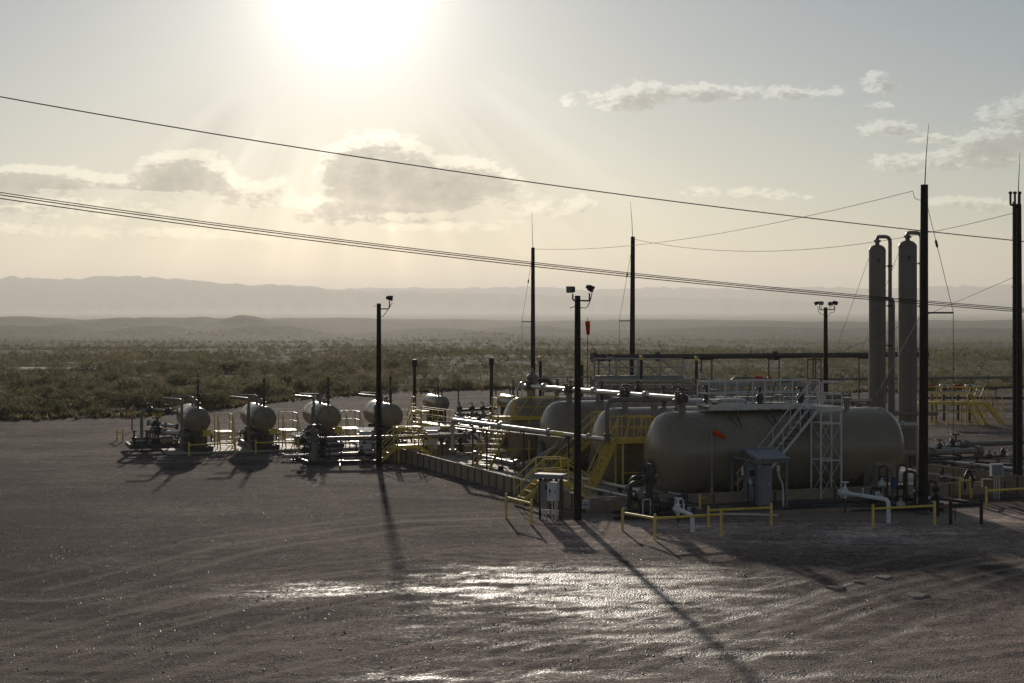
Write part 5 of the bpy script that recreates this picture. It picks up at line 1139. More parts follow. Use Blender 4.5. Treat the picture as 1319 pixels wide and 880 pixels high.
# ================================================================ WINDSOCKS
def windsock(label, foot, zt, m, d, L, r0, r1, polem='galvanized', pr=.03, droop=.3):
    t = thing('windsock', label, 'windsock', foot, 0)
    part('pole', MB().cyl(foot, (foot.x, foot.y, zt), pr, pr * .7, 8), polem, t, True, True)
    d = Vector(d).normalized(); c = Vector((foot.x, foot.y, zt - r0)) + d * .06
    part('hoop', MB().ring(c, d, r0, .015, 16, 5), 'iron', t, True, True)
    n = 18; vs, fs = [], []; ax = d.cross(Z).normalized()
    for k in range(7):
        f = k / 6; q = c + d * (L * f) - Z * (droop * L * f * f); r_ = r0 + (r1 - r0) * f
        dd = (d - Z * (2 * droop * f)).normalized(); up = ax.cross(dd)
        for i in range(n): a = 2 * math.pi * i / n; rr3 = r_ * (1 + .07 * math.sin(3 * a + 2 * k)); vs.append(q + ax * (rr3 * math.cos(a)) + up * (rr3 * math.sin(a)))
    for k in range(6):
        for i in range(n): fs.append((k * n + i, k * n + (i + 1) % n, (k + 1) * n + (i + 1) % n, (k + 1) * n + i))
    part('sock', MB().add(vs, fs), m, t, True, True); return t
b = onY(757, 500, 86.0); b.z = .05; windsock('small dark red windsock hanging limp on a thin pole right of the nearest light pole', b, onY(757, 410, 86.).z, 'sock_red', (.02, -.2, -1), .72, .14, .09, 'pipe_dark', .028, .0)
b = onz(917, 647, .1); wz = onY(917, 552, b.y).z; windsock('bright orange windsock blowing right in front of the nearest tank', b, wz, 'sock_orange', (.92, -.2, -.28), .52, .13, .07, 'galvanized', .018, .22)
part('pole_sleeve', MB().cyl(b, b + Z * .6, .04, None, 8), 'yellow_paint', bpy.data.objects['windsock.001'], True, True)
# ================================================================ YELLOW PLATFORM AT THE RIGHT, BEHIND
Yp = 109.0; zq = 1.62
def PP(px, z, dy=0): return Vector(((px - CX) / FPX * (Yp + dy), Yp + dy, z))
t = thing('platform_stairs', 'long yellow platform with two stairs on the gravel right of the black mast', 'platform', PP(1196, 0))
for i, (xa, xb) in enumerate(((1186, 1225), (1225, 1267))): deck(t, (PP(xa, zq) + PP(xb, zq)) / 2 + V3(0, .5), V3(1), V3(0, 1), (PP(xb, 0) - PP(xa, 0)).length - .06, 1.3, 'yellow_paint', 'yellow_paint')
rail_line(t, [PP(1186, zq, -.2), PP(1213, zq, -.2)], 'yellow_paint', .75, .7); rail_line(t, [PP(1213.5, zq, -.2), PP(1267, zq, -.2)], 'yellow_paint', 1.05, .8); rail_line(t, [PP(1186, zq, 1.1), PP(1267, zq, 1.1)], 'yellow_paint', 1.05, 1.1)
for k, px in enumerate((1199, 1204, 1220, 1239, 1245, 1260, 1266)): leg(t, PP(px, 0, -.15), zq - .1, 'yellow_paint', .045); leg(t, PP(px, 0, 1.05), zq - .1, 'yellow_paint', .045)
for xa, xb, zz in ((1196, 1266, .95), (1196, 1266, .30)): part('girt', MB().bar(PP(xa, zz, -.15), PP(xb, zz, -.15), .06), 'yellow_paint', t, False, True)
for xa, xb in ((1243, 1250), (1250, 1259), (1259, 1267)): part('brace', MB().bar(PP(xa, zq, -.2), PP(xb, zq + 1.0, -.2), .035), 'yellow_paint', t, False, True)
stairs(t, PP(1266, .1, -1.2), PP(1250, zq, -.3), .8, 'yellow_paint', 'yellow_paint', True, 7); stairs(t, PP(1291, .1, .5), PP(1268, zq, .5), .8, 'yellow_paint', 'yellow_paint', True, 7)
t = thing('handrail_frame', 'yellow rail frame standing alone at the right edge beyond the platform', 'railing', onY(1291, 511, 120).xy.to_3d())
a, b = onY(1291, 511.5, 120), onY(1360, 512.5, 120); a.z = b.z = 1.2; rail_line(t, [a, b], 'yellow_paint', .6, 1.6, mid=False, r=.035)
for k in range(3): leg(t, a.lerp(b, k / 2), 1.2, 'yellow_paint')
for i, px in enumerate((1200, 1216, 1234, 1249)):
    q = PP(px, zq + .95, 3.0); t = thing('platform_valve', '%s of the four small valves above the yellow platform at the right' % ['leftmost', 'second', 'third', 'rightmost'][i], 'valve', PP(px, 0, 3.0), 0, 'valves at the yellow platform')
    part('body', MB().lathe([(.1, 0), (.1, q.z - .3), (.24, q.z - .28), (.24, q.z), (.12, q.z + .1)], (q.x, q.y, .05), Z, 12), 'pipe_dark', t, True, True); part('motor', MB().lathe([(.1, -.35), (.18, -.3), (.18, .3), (.1, .35)], q, V3(1, 0, 0), 10), 'galvanized' if i in (1, 3) else 'red_paint', t, True, True)
q0 = PP(1192, zq + .55, 2.6); pipe_run('pale pipe lying along the back of the yellow platform at the right', [q0, PP(1262, zq + .55, 2.6)], .12, 'insulation', fl=(.3, .6), sup=(.2, .8))
# ================================================================ FRONT: CONTROL STAND, SHED, PUMPS, RAILS
b0 = onz(709, 669.5); t = thing('control_stand', 'control stand with a pale cabinet and grey roof beside the nearest light pole', 'control stand', b0, R(-24))
W = Matrix.Translation(b0) @ Matrix.Rotation(R(-24), 4, 'Z'); ht = onY(709, 611, b0.y).z
for x, m_, w_ in ((-.44, 'black_steel', .07), (.44, 'wall_post', .12)): part('post', MB().bar((x, 0, -.1), (x, 0, ht - .06), w_), m_, t)
part('roof', MB().box((0, .0, ht), (1.14, .55, .05)), 'galvanized', t); part('fascia', MB().box((0, -.285, ht - .08), (1.14, .02, .14)), 'cabinet_grey', t)
for k in range(4): part('lamp', MB().box((-.33 + .22 * k, -.2, ht - .18), (.10, .12, .12)), 'black_steel', t)
for zz in (.35, 1.0, 1.5): part('strut', MB().bar((-.44, .06, zz), (.44, .06, zz), .045), 'galvanized', t)
gc = part('grey_cabinet', MB().box((-.20, -.06, 1.0), (.30, .22, 1.15)), 'cabinet_grey', t); part('door', MB().box((-.20, -.18, 1.0), (.26, .015, 1.05)), 'cabinet_grey', gc)
part('switch', MB().box((-.10, -.2, 1.25), (.06, .06, .16)), 'black_steel', gc)
wc = part('white_cabinet', MB().box((.20, -.18, 1.12), (.40, .30, .72)), 'cabinet_white', t); part('door', MB().box((.20, -.34, 1.12), (.36, .018, .68)), 'cabinet_white', wc); part('label_plate', MB().box((.12, -.353, 1.14), (.07, .008, .14)), 'ink', wc); part('label_plate', MB().box((.12, -.353, 1.0), (.09, .008, .035)), 'ink', wc); part('latch', MB().box((.34, -.36, 1.12), (.025, .03, .12)), 'iron', wc)
for x, z0, z1 in ((-.26, .0, .45), (-.14, 0, .45), (.12, .0, .78), (.24, .0, .78), (.32, 0, .78)): part('conduit', MB().cyl((x, -.12, z0), (x, -.12, z1), .025, None, 8), 'galvanized', t, True)
part('conduit', MB().tube(bend([(-.26, -.12, .25), (.34, -.12, .25)], .05), .022, 8), 'galvanized', t, True)
part('valve_wheel', MB().ring((-.52, -.1, 1.25), V3(0, 1, 0), .09, .02), 'iron', t, True)
# sign on the wall
p = onY(754.5, 650, 61.0); t = thing('wall_sign', 'small white sign with a blue stripe hanging on the tan wall by the light pole', 'sign', p - Z * .22, 0)
part('plate', MB().frame(p, U, V, Z, .30, .02, .32), 'cabinet_white', t, False, True)
part('stripe', MB().frame(p + V * -.013 + Z * -.01, U, V, Z, .26, .006, .05), 'ink_blue', t, False, True); part('text_line', MB().frame(p + V * -.013 + Z * .07, U, V, Z, .2, .006, .03), 'ink', t, False, True); part('text_line', MB().frame(p + V * -.013 - Z * .09, U, V, Z, .22, .006, .025), 'ink', t, False, True)
part('hanger', MB().bar(p + Z * .17 - U * .15, p + Z * .17 + U * .15, .03), 'galvanized', t, False, True)
# ---- shed
C1 = onz(979, 657, .1); t = thing('pump_shed', 'small open steel shed with a ribbed roof in front of the nearest tank', 'shed', (C1.x, C1.y, .1), FA)
sl_, sv, ze, zr = 1.18, 2.45, 1.98, 2.27
for i, (x, y) in enumerate(((0, 0), (sl_, 0), (0, sv), (sl_, sv))): part('post', MB().box((x, y, ze / 2), (.09, .09, ze)), 'shed_steel', t)
for x in (-.06, sl_ + .06):
    part('gable_trim', MB().bar((x, -.1, ze + .02), (x, sv / 2, zr + .02), .05, .12).bar((x, sv / 2, zr + .02), (x, sv + .1, ze + .02), .05, .12), 'roof_steel', t)
    part('tie_beam', MB().bar((x * .98, 0, ze - .06), (x * .98, sv, ze - .06), .06, .1), 'shed_steel', t)
for s in (0, 1):
    for k in range(9):
        x = -.1 + (sl_ + .2) * (k + .5) / 9; y0, y1 = (-.14, sv / 2) if s == 0 else (sv + .14, sv / 2)
        mb = MB(); dxx = (sl_ + .2) / 18
        for q in (0, 1): mb.bar((x - dxx / 2 + dxx * q, y0, ze + .03 + (.022 if q else 0)), (x - dxx / 2 + dxx * q, y1, zr + .05 + (.022 if q else 0)), dxx * .98, .03)
        part('roof_panel', mb, 'roof_steel', t)
part('ridge_cap', MB().bar((-.12, sv / 2, zr + .09), (sl_ + .12, sv / 2, zr + .09), .18, .03), 'roof_steel', t)
part('eave_beam', MB().bar((0, 0, ze - .06), (sl_, 0, ze - .06), .06, .12), 'shed_steel', t); part('floor', MB().box((sl_ / 2, sv / 2, .02), (sl_ + .3, sv + .3, .05)), 'black_steel', t)
cb = part('cabinet', MB().box((.36, .42, .95), (.55, .5, 1.6)), 'cabinet_grey', t); part('door', MB().box((.36, .16, .95), (.47, .02, 1.5)), 'cabinet_grey', cb); part('latch', MB().box((.5, .14, 1.0), (.05, .02, .07)), 'galvanized', cb)
part('meter', MB().lathe([(.13, 0), (.13, .1), (.11, .12)], (-.02, .55, 1.42), (-1, 0, 0), 14), 'black_steel', t, True); part('panel', MB().box((.06, 1.0, 1.05), (.1, .9, 1.5)), 'shed_steel', t)
part('frame', MB().tube(bend([(-.05, .35, .1), (-.05, .35, .95), (-.05, .95, .95), (-.05, .95, .1)], .05), .025, 8), 'black_steel', t, True)
part('lever', MB().bar((-.12, 1.4, 1.15), (-.12, 1.9, .85), .04), 'yellow_paint', t); part('gauge', MB().lathe([(.06, 0), (.06, .25), (.04, .35)], (-.1, 1.3, 1.25), Z, 10), 'cabinet_white', t, True); part('gauge', MB().lathe([(.05, 0), (.05, .22)], (-.1, .62, .95), Z, 10), 'cabinet_white', t, True)
part('conduit', MB().tube(bend([(.86, .1, 1.75), (.86, .06, 1.35), (1.02, .0, 1.0), (1.02, -.05, .1)], .15), .035, 8), 'galvanized', t, True); part('conduit_box', MB().box((.86, .09, 1.62), (.11, .09, .24)), 'galvanized', t)
# ---- pump skid at the left of the front pad
b0 = onz(826, 668, .15); t = thing('pump_skid', 'dark pump skid with looping pipes and valves left of the white hydrant', 'pump', b0, 0)
def S(px, py, dy=0.0): return onY(px, py, b0.y + 1.3 + dy)
part('skid_beam', MB().bar(S(790, 667, -.6) , S(895, 664, -.6), .12, .16), 'black_steel', t, False, True); part('skid_beam', MB().bar(S(790, 660, .8), S(895, 658, .8), .12, .16), 'black_steel', t, False, True)
part('loop_pipe', MB().tube(bend([S(811, 656), S(811, 623), S(831, 621), S(834, 604, .1)], .25), .10, 12), 'pipe_dark', t, True, True)
part('loop_pipe', MB().tube(bend([S(813, 641, .5), S(824, 646, .5), S(838, 643, .4), S(838, 606, .4)], .22), .09, 12), 'pipe_dark', t, True, True)
part('elbow', MB().tube(bend([S(812, 622, .5), S(816, 615, .5), S(832, 615, .5)], .15), .09, 10), 'pipe_dark', t, True, True)
part('manifold', MB().lathe([(.15, 0), (.15, .5), (.2, .52), (.2, .62), (.13, .66), (.13, 1.3), (.19, 1.32), (.19, 1.42), (.12, 1.5), (.08, 1.75)], S(836, 655, .2), Z, 14), 'pipe_dark', t, True, True)
part('relief_valve', MB().lathe([(.06, 0), (.06, .2), (.1, .24), (.1, .42), (.05, .5), (.03, .62)], S(829.5, 611, .0), Z, 12), 'iron', t, True, True)
part('casing', MB().lathe([(.12, -.5), (.3, -.46), (.33, .0), (.3, .3), (.2, .34), (.2, .9), (.12, .95)], S(838, 652, .1), V3(1, -.12, 0), 18), 'iron', t, True, True); part('motor', MB().lathe([(.1, -.4), (.22, -.36), (.24, .3), (.15, .4)], S(872, 648, .3), V3(1, -.1, 0), 18), 'iron', t, True, True)
for k in range(7): part('fin', MB().lathe([(.26, -.015), (.26, .015)], S(866 + 2.2 * k, 648, .3), V3(1, -.1, 0), 16), 'iron', t, True, True)
rr3 = random.Random(9)
for k, (px, py) in enumerate(((804, 655), (818, 640), (846, 644), (856, 655), (864, 660), (880, 640), (886, 657), (842, 620))): valve(t, S(px, py, rr3.uniform(-.4, .5)), (1, 0, 0), .055, 'iron' if k % 3 else 'galvanized')
for k in range(7):
    px = 800 + 14 * k; part('bypass_pipe', MB().tube(bend([S(px, 664, -.3), S(px, 652 - (k % 3) * 4, -.3), S(px + 10, 651 - (k % 3) * 4, -.2), S(px + 10, 664, -.2)], .08), .028 + .008 * (k % 2), 8), ('iron', 'pipe_dark', 'galvanized')[k % 3], t, True, True)
part('top_pipe', MB().tube([S(860, 634.5, .6), S(878, 637.5, .4)], .05, 10), 'insulation', t, True, True); part('gearbox', MB().box(S(880, 643, .5), (.35, .3, .35)), 'pipe_dark', t, False, True)
for i, (x0, y0, x1, y1, m, lb) in enumerate(((843, 636, 900, 648, 'pipe_paint', 'pale pipe leading right from the pump skid below the nearest tank'), (888, 652, 915, 660, 'insulation', 'short bright pipe between the pump skid and the orange windsock pole'))): pipe_run(lb, [onY(x0, y0, 63.0 - i), onY(x1, y1, 62.5 - i * 1.5)], .06, m, fl=(.5,), sup=(.3, .8), gz=.15)
# ---- white hydrants
def hydrant(label, foot, elbow, vpx, Yv, wheel=True):
    b = onz(*foot, .0); ze = onY(elbow[0], elbow[1], b.y).z; e = Vector((b.x, b.y, ze)); v = onY(vpx[0], vpx[1], Yv); v.z = ze + (v.z - ze) * .9
    t = thing('hydrant_pipe', label, 'hydrant', b, 0, 'white hydrant pipes'); d = (v - e).normalized(); en = v + d * .28
    part('pipe', MB().tube(bend([b - Z * .05, e, v], .22, 6), .078, 14), 'white_paint', t, True, True)
    part('cap', MB().lathe([(.13, -.03), (.13, .03), (.1, .05), (.07, .07)], en, d, 14), 'white_paint', t, True, True); part('stub', MB().cyl(v, en, .075, None, 12), 'white_paint', t, True, True)
    vb = part('valve', MB().lathe([(.12, -.17), (.12, -.13), (.08, -.12), (.13, -.05), (.13, .05), (.08, .12), (.12, .13), (.12, .17)], v, d, 14).lathe([(.07, 0), (.07, .14), (.1, .15), (.1, .19), (.045, .22), (.03, .42)], v, Z, 12).lathe([(.06, 0), (.06, .22)], v, V3(0, 0, -1), 10), 'white_paint', t, True, True)
    h = MB().ring(v + Z * .42, Z, .14, .018, 16, 6).bar(v + Z * .42 - V3(.13), v + Z * .42 + V3(.13), .02).bar(v + Z * .42 - V3(0, .13), v + Z * .42 + V3(0, .13), .019); part('handwheel', h, 'white_paint', vb, True, True)
    q = v.lerp(e, .42); part('bleeder', MB().cyl(q, q + Z * .26, .02, None, 8).lathe([(.035, 0), (.035, .06)], q + Z * .24, Z, 8), 'white_paint', t, True, True)
    part('support', MB().cyl((v.x, v.y, .1), (v.x, v.y, v.z), .05, None, 8), 'pipe_dark', t, True, True); return t
hydrant('short white hydrant pipe with handwheel behind the left yellow rails', (892, 685.5), (892, 664), (873.5, 656.5), 58.0)
hydrant('long white hydrant pipe with handwheel in front of the stair tower', (1144.5, 675), (1144.5, 644), (1088.5, 635), 60.6)
# ---- yellow guard rails
guard_rail([(652, 667.5, 635), (684.5, 676, 643)], 'yellow guard rail left of the control stand')
guard_rail([(802, 683.5, 654.5), (843.5, 695.5, 661.5), (929, 690.5, 656.5)], 'angled yellow guard rail wrapping round the short white hydrant')
guard_rail([(912.5, 678, 651.5), (993.5, 676.5, 648)], 'yellow guard rail in front of the open shed')
guard_rail([(901.5, 660, 637), (916, 647, 634)], 'short yellow guard rail at the foot of the orange windsock')
guard_rail([(1124.5, 680, 649.5), (1204, 677, 645.5)], 'yellow guard rail before the long white hydrant and the black mast')
guard_rail([(1270.5, 655.5, 627), (1352, 652, 622)], 'yellow guard rail at the right edge before the last mast')
guard_rail([(1236, 644, 613.5), (1250.5, 641, 615)], 'short yellow guard rail left of the grey box on posts')
guard_rail([(1208, 665, 637), (1264, 676, 643.5), (1224.5, 676, 645.5)], 'black steel rail frame right of the tall mast', 'black_steel', None, .065)
b = onz(1230.5, 673.5); solo('ground_stake', MB().cyl(b - Z * .1, (b.x, b.y, .6), .022, None, 8), 'iron', 'thin iron stake with a chain by the black rail frame', 'stake', b)
# ---- tangle of valves right of the hydrant
b0 = onz(1150, 657, .15); t = thing('meter_manifold', 'dark tangle of meter pipes and valves between the long white hydrant and the black mast', 'manifold', b0, 0)
def Q(px, py, dy=0.0): return onY(px, py, b0.y + 1.0 + dy)
part('skid_beam', MB().bar(Q(1095, 660, -.3), Q(1215, 657, -.3), .12, .18), 'black_steel', t, False, True)
rr4 = random.Random(3)
for k, (x0, y0, y1, w_) in enumerate(((1133, 655, 600, 10), (1141, 655, 604, 9), (1156, 655, 598, 12), (1165, 655, 607, 14), (1178, 655, 612, 9), (1196, 655, 620, 10), (1122, 655, 628, 9))):
    part('meter_pipe', MB().tube(bend([Q(x0, y0, .2), Q(x0, y1, .2), Q(x0 + w_, y1 + 1, .1), Q(x0 + w_, y0, .1)], .16), .045 + .02 * (k % 2), 10), ('pipe_dark', 'pipe_paint', 'iron')[k % 3], t, True, True)
for k, (px, py) in enumerate(((1106, 647), (1118, 652), (1132, 640), (1140, 650), (1150, 642), (1160, 650), (1168, 640), (1176, 651), (1186, 645), (1196, 652), (1206, 641), (1136, 624), (1160, 628), (1205, 630))): valve(t, Q(px, py, rr4.uniform(-.5, .5)), (1, 0, 0), .05 + .012 * (k % 3), ('iron', 'pipe_dark', 'galvanized')[k % 3])
part('filter', MB().lathe([(.1, 0), (.1, .1), (.14, .12), (.14, .36), (.1, .38), (.1, .5)], Q(1151.5, 630, -.1), Z, 14), 'blue_paint', t, True, True); part('pipe_column', MB().lathe([(.17, 0), (.17, 1.7), (.1, 1.78)], Q(1130, 652, .6), Z, 14), 'pipe_paint', t, True, True)
for px, py in ((1129, 635), (1177, 632), (1197, 641)): part('tag', MB().box(Q(px, py, -.5), (.1, .02, .12)), 'cabinet_white', t, False, True)
part('header', MB().tube([Q(1095, 646, .4), Q(1215, 642, .4)], .08, 10), 'pipe_dark', t, True, True); part('header', MB().tube([Q(1095, 652, .0), Q(1215, 649, .0)], .06, 10), 'iron', t, True, True)
# ---- right-hand pipe field
for i, (x0, y0, Y0, x1, y1, Y1, r_, m, fl_, vl_, lb) in enumerate((
    (1225, 572.5, 92, 1420, 567, 96, .14, 'pipe_paint', (.1, .5), (.03,), 'tan pipe running level to the right edge before the yellow platform'),
    (1160, 584.5, 78, 1262, 581, 81, .15, 'pipe_paint', (.4, .97), (), 'dark tan pipe with a blind end right of the black mast'),
    (1180, 592, 77, 1290, 587.5, 82, .07, 'pipe_dark', (.5,), (.85,), 'thinner pipe with a valve below the blind ended pipe'),
    (1192, 592.5, 80, 1420, 617, 68, .11, 'insulation', (.3, .6), (), 'bright pipe slanting along the right containment wall'),
    (1235, 590, 86, 1420, 606, 76, .12, 'pipe_paint', (.3,), (), 'second tan pipe slanting beside the bright one at the right'),
    (1240, 583, 92, 1420, 598, 82, .10, 'insulation', (.4,), (), 'far bright pipe of the slanting bundle at the right'),
    (1195, 580, 88, 1225, 574, 92, .11, 'insulation', (), (.5,), 'short bright pipe with a valve just right of the mast'),
    (1195, 622, 68, 1300, 622, 70, .06, 'pipe_dark', (.3,), (.2, .7), 'thin dark pipe low behind the short yellow rail'),
    (1210, 613, 71, 1250, 619, 69.5, .06, 'insulation', (), (), 'thin pale pipe above the lit floor right of the mast'))):
    pipe_run(lb, [onY(x0, y0, Y0), onY(x1, y1, Y1)], r_, m, fl=fl_, vl=vl_, sup=(.12, .45, .7) , gz=.1)
for px, py, Y, lb in ((1226, 571, 91, 'left valve cluster on the tan pipe before the yellow platform'), (1258, 612, 70, 'valve cluster below the bright slanting pipe'), (1292, 584, 84, 'valve cluster by the last mast at the right')):
    p = onY(px, py, Y); t = thing('valve_cluster', lb, 'valves', (p.x, p.y, .1), 0, 'valve clusters at the right'); part('body', MB().lathe([(.1, 0), (.1, p.z - .4), (.18, p.z - .38), (.18, p.z - .25), (.12, p.z - .2), (.16, p.z), (.05, p.z + .2)], (p.x, p.y, .1), Z, 12), 'pipe_dark', t, True, True)
    for k in range(4): valve(t, p + V3(-.5 + .3 * k, -.2 + .1 * k, -.2 + .12 * (k % 2)), (1, 0, 0), .06, ('iron', 'galvanized')[k % 2])
# containment face at the right, lit floor is part of the slab
wall_run(onz(1196, 632, .02), onz(1420, 639, .02), 'tan containment wall at the right below the bright slanting pipe', .92, .6) if False else None
p = onz(1283.5, 643); zt = onY(1283, 597.5, p.y).z; zb = onY(1283, 613.5, p.y).z; t = thing('junction_box', 'grey junction box on two pipe legs at the right', 'box', p, 0)
part('box', MB().box((0, 0, (zt + zb) / 2), (.50, .3, zt - zb)), 'galvanized', t); part('lid', MB().box((0, -.16, (zt + zb) / 2), (.44, .02, (zt - zb) * .88)), 'cabinet_grey', t)
for x in (-.1, .0, .12): part('leg', MB().cyl((x, 0, .0), (x, 0, zb), .025, None, 8), 'galvanized', t, True)
p = onz(1273, 645, .0); z1, z0 = onY(1273, 617.5, p.y).z, onY(1273, 628, p.y).z; t = thing('brown_box', 'brown weathered box left below the grey junction box', 'box', p, 0); part('box', MB().box((0, .15, (z0 + z1) / 2), (.44, .3, z1 - z0)), 'brown_box', t); part('post', MB().bar((0, .15, 0), (0, .15, z0), .07), 'wall_post', t)
p = onz(907, 664, .15); z1, z0 = onY(934, 653.5, 60.6).z, onY(934, 664, 60.6).z; q = onY(933, 660, 60.6); solo('brown_box', MB().box((q.x, q.y, (z0 + z1) / 2), (.42, .3, z1 - z0)).box((q.x, q.y, z1 + .02), (.46, .34, .03)), 'brown_box', 'brown box behind the yellow rail left of the shed', 'box', (q.x, q.y, z0))
p = onz(1247, 640, .1); mb = MB()
for k in range(3): mb.tube([p + V3(.18 * math.cos(a) + .03 * k, .05 * k, .62 + .42 * math.sin(a) + .05 * k) for a in np.linspace(-.6, 4.0, 14)], .03, 6)
solo('hose', mb, 'cable', 'coil of black hose hanging beside the short yellow rail at the right', 'hose', p, smooth=True)
# lengths of pipe lying on the front pad
for i, (x0, y0, x1, y1, lb) in enumerate(((1005, 655, 1080, 650, 'dark conduit lying on the front pad right of the shed'), (1020, 650, 1110, 645, 'second dark conduit lying on the front pad under the stair tower'), (930, 662, 1002, 664, 'thin conduit on the pad edge before the shed'))):
    a, b = onz(x0, y0, .22), onz(x1, y1, .22); mb = MB().tube(bend([a, a.lerp(b, .4) + V3(0, .06), b], .3), .04, 8); solo('conduit', mb, 'pipe_dark' if i < 2 else 'galvanized', lb, 'conduit', a, smooth=True)
for i, (px, py, lb) in enumerate(((1022, 653, 'left small junction cover on the front pad'), (1047, 655, 'right small junction cover on the front pad'))):
    p = onz(px, py, .155); solo('junction_cover', MB().lathe([(.12, 0), (.12, .1), (.07, .14)], p, Z, 12), 'iron', lb, 'cover', p, 'junction covers on the pad', True)
b = onz(645, 606, .1); solo('rubber_block', MB().box(b + Z * .08, (.3, .22, .16)).box(b + Z * .18, (.18, .14, .06)), 'black_steel', 'small black block lying on the lit containment floor by the yellow stairs', 'block', b)
# flat pale stones on the right of the gravel
for i, (px, py, s_, lb) in enumerate(((1076, 758, .30, 'small pale flat rock nearest the tyre tracks on the gravel'), (1139, 744, .36, 'pale flat rock farthest back on the right gravel'), (1181, 768, .38, 'pale flat rock farthest right on the gravel'), (1105, 751, .14, 'tiny pale rock between the flat ones on the gravel'))):
    p = onz(px, py, .05); rk = random.Random(i); n = 11; vs = [Vector((p.x + s_ * (.7 + .5 * rk.random()) * math.cos(2 * math.pi * k / n), p.y + s_ * (.9 + .6 * rk.random()) * math.sin(2 * math.pi * k / n), .0)) for k in range(n)]
    vt = [Vector((p.x + (v.x - p.x) * .72, p.y + (v.y - p.y) * .72, .09 + .03 * rk.random())) for v in vs]
    mb = MB().add(vs + vt, [(k, (k + 1) % n, n + (k + 1) % n, n + k) for k in range(n)] + [tuple(range(n, 2 * n))]); solo('flat_rock', mb, 'caliche', lb, 'rock', (p.x, p.y, 0), 'flat rocks on the gravel')
# ---- crowded pipework that shows over the tank tops, and at the right
rq = random.Random(21)
def skid_frame(label, x0, x1, ytop, ybot, Y, m='tower_paint', nb=5, tie=True):
    a, b = onY(x0, ytop, Y), onY(x1, ytop, Y); zl = onY(x0, ybot, Y).z; t = thing('process_rack', label, 'pipe rack', (a.x, a.y, 0))
    for k in range(nb + 1):
        for dy in (0, 1.4): q = a.lerp(b, k / nb); part('column', MB().bar((q.x, q.y + dy, .05), (q.x, q.y + dy, q.z), .09), m, t, False, True)
    for zz in (a.z, (a.z * .55 + zl * .45), zl):
        for dy in (0, 1.4): part('beam', MB().bar((a.x, a.y + dy, zz), (b.x, b.y + dy, zz), .07, .1), m, t, False, True)
    for k in range(nb): p, q = a.lerp(b, k / nb), a.lerp(b, (k + 1) / nb); part('brace', MB().bar(p, Vector((q.x, q.y, zl)), .04), m, t, False, True)
    return t, a, b, zl
t, a, b, zl = skid_frame('brown pipe frame full of small lines behind the header pipe and the truss', 772, 893, 493, 513, 87.0)
for k in range(9):
    f = (k + .5) / 9; q = a.lerp(b, f); part('riser', MB().tube(bend([(q.x, q.y + .5, .1), (q.x, q.y + .5, zl + rq.uniform(.3, .75)), (q.x + rq.choice((-.5, .5)), q.y + .8, zl + rq.uniform(.3, .75))], .12), .05, 8), ('insulation', 'pipe_paint', 'iron')[k % 3], t, True, True)
    valve(t, (q.x, q.y + .35, zl + rq.uniform(.1, .5)), (1, 0, 0), .055, ('iron', 'galvanized')[k % 2])
for k in range(5): part('line', MB().cyl((a.x, a.y + .25 * k, zl + .12 + .13 * k), (b.x, b.y + .25 * k, zl + .12 + .13 * k), .05, None, 8), 'insulation' if k % 2 == 0 else 'pipe_paint', t, True, True)
t, a, b, zl = skid_frame('grey pipe frame full of small lines seen through the catwalk railing', 905, 1050, 497, 518, 90.0, 'cabinet_grey', 6)
for k in range(10):
    f = (k + .5) / 10; q = a.lerp(b, f); part('riser', MB().tube(bend([(q.x, q.y + .5, .1), (q.x, q.y + .5, zl + rq.uniform(.2, .6)), (q.x + rq.choice((-.5, .5)), q.y + .8, zl + rq.uniform(.2, .6))], .12), .05, 8), ('insulation', 'pipe_paint', 'iron')[k % 3], t, True, True)
    valve(t, (q.x, q.y + .3, zl + rq.uniform(.0, .4)), (1, 0, 0), .055, ('iron', 'galvanized')[k % 2])
for k in range(4): part('line', MB().cyl((a.x, a.y + .25 * k, zl + .1 + .12 * k), (b.x, b.y + .25 * k, zl + .1 + .12 * k), .055, None, 8), 'insulation' if k % 2 else 'pipe_paint', t, True, True)
wall_run(onz(1186, 619, .02), onz(1420, 652, .02), 'tan containment wall slanting at the right under the bright pipe', 1.6, .75)
t = thing('pipe_bank', 'bank of parallel pipes with small valves on the floor right of the black mast', 'pipe bank', onz(1230, 600))
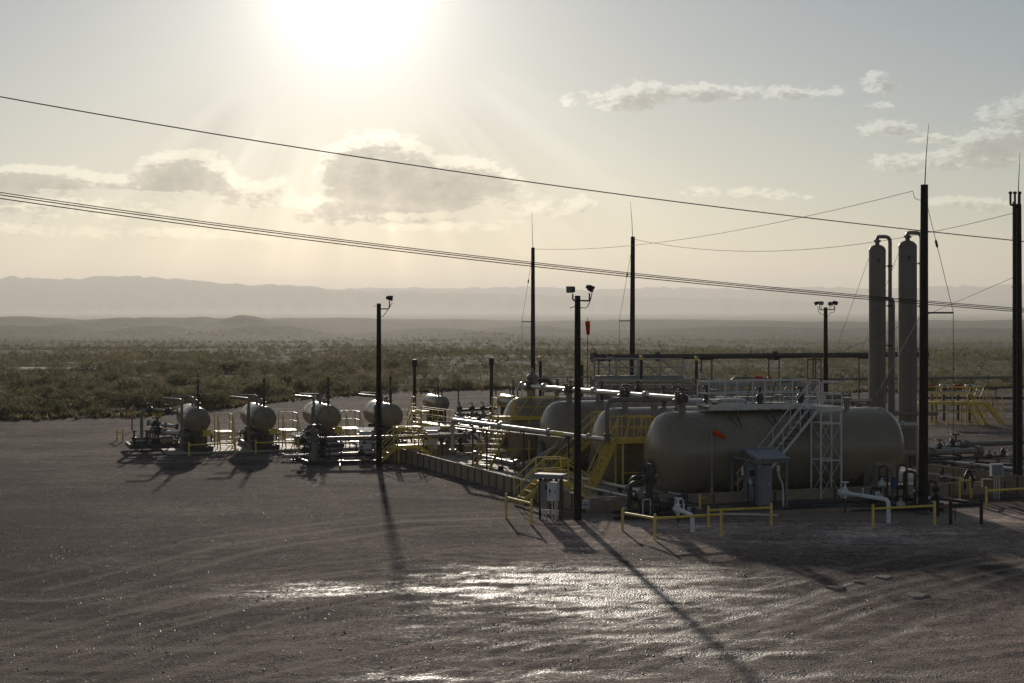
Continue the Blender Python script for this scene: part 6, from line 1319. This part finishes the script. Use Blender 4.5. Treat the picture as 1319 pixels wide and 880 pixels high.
for k, (x0, y0, Y0, x1, y1, Y1, r_) in enumerate(((1172, 576, 86, 1236, 578, 85, .06), (1175, 597, 76, 1262, 604, 74, .05), (1200, 602, 75, 1300, 611, 72, .07), (1172, 608, 72, 1240, 613, 71, .05), (1250, 594, 80, 1400, 610, 75, .06), (1178, 588, 80, 1400, 593, 84, .07))):
    a, b = onY(x0, y0, Y0), onY(x1, y1, Y1); part('pipe', MB().cyl(a, b, r_, None, 10), ('insulation', 'pipe_dark', 'pipe_paint')[k % 3], t, True, True)
    for f in (.25, .6): q = a.lerp(b, f); valve(t, q, b - a, r_, 'iron'); part('pipe_support', MB().cyl((q.x, q.y, .1), q, .04, None, 6), 'pipe_dark', t, False, True)
t = thing('access_stairs', 'small yellow access steps between the second and third separators and the skid', 'steps', onz(520, 575))
stairs(t, onz(511, 574, .1), onz(522, 566, .1) + Z * .9, .7, 'yellow_paint', 'yellow_paint', True, 4)
# white glinting lines and small posts between the separators and the containment
for i, (x0, y0, x1, y1, Y, r_, lb) in enumerate(((520, 557, 590, 559, 92, .06, 'bright thin pipe behind the pale cabinet with the grey roof'), (508, 549, 548, 551, 97, .05, 'bright thin pipe right of the last separator'), (560, 543, 600, 546, 99, .05, 'bright thin pipe right of the yellow walkway end'), (455, 571, 485, 569, 86, .05, 'bright thin pipe between the lone light pole and the third separator'))):
    pipe_run(lb, [onY(x0, y0, Y), onY(x1, y1, Y - 1)], r_, 'insulation', fl=(.3,), vl=(.6,), sup=(.15, .85))
# weedy, broken edge between gravel and brush
X, Y_ = rng.uniform(-62, 62, 5200), None
Ye = edgeY(X) + rng.normal(.6, 1.3, len(X)); k = fbm(X / 3, Ye / 3, 3, 66) > .42; X, Ye = X[k], Ye[k]
mg = scatter('edge_weeds', X, Ye, np.zeros_like(X) - .02, rng.choice([.25, .4, .6], len(X)), tuft, np.array([(0, 1, 2), (3, 4, 5), (6, 7, 8)]), M['dry_grass'])
o = bpy.data.objects.new('edge_weeds', mg); COL.objects.link(o); o['kind'] = 'stuff'
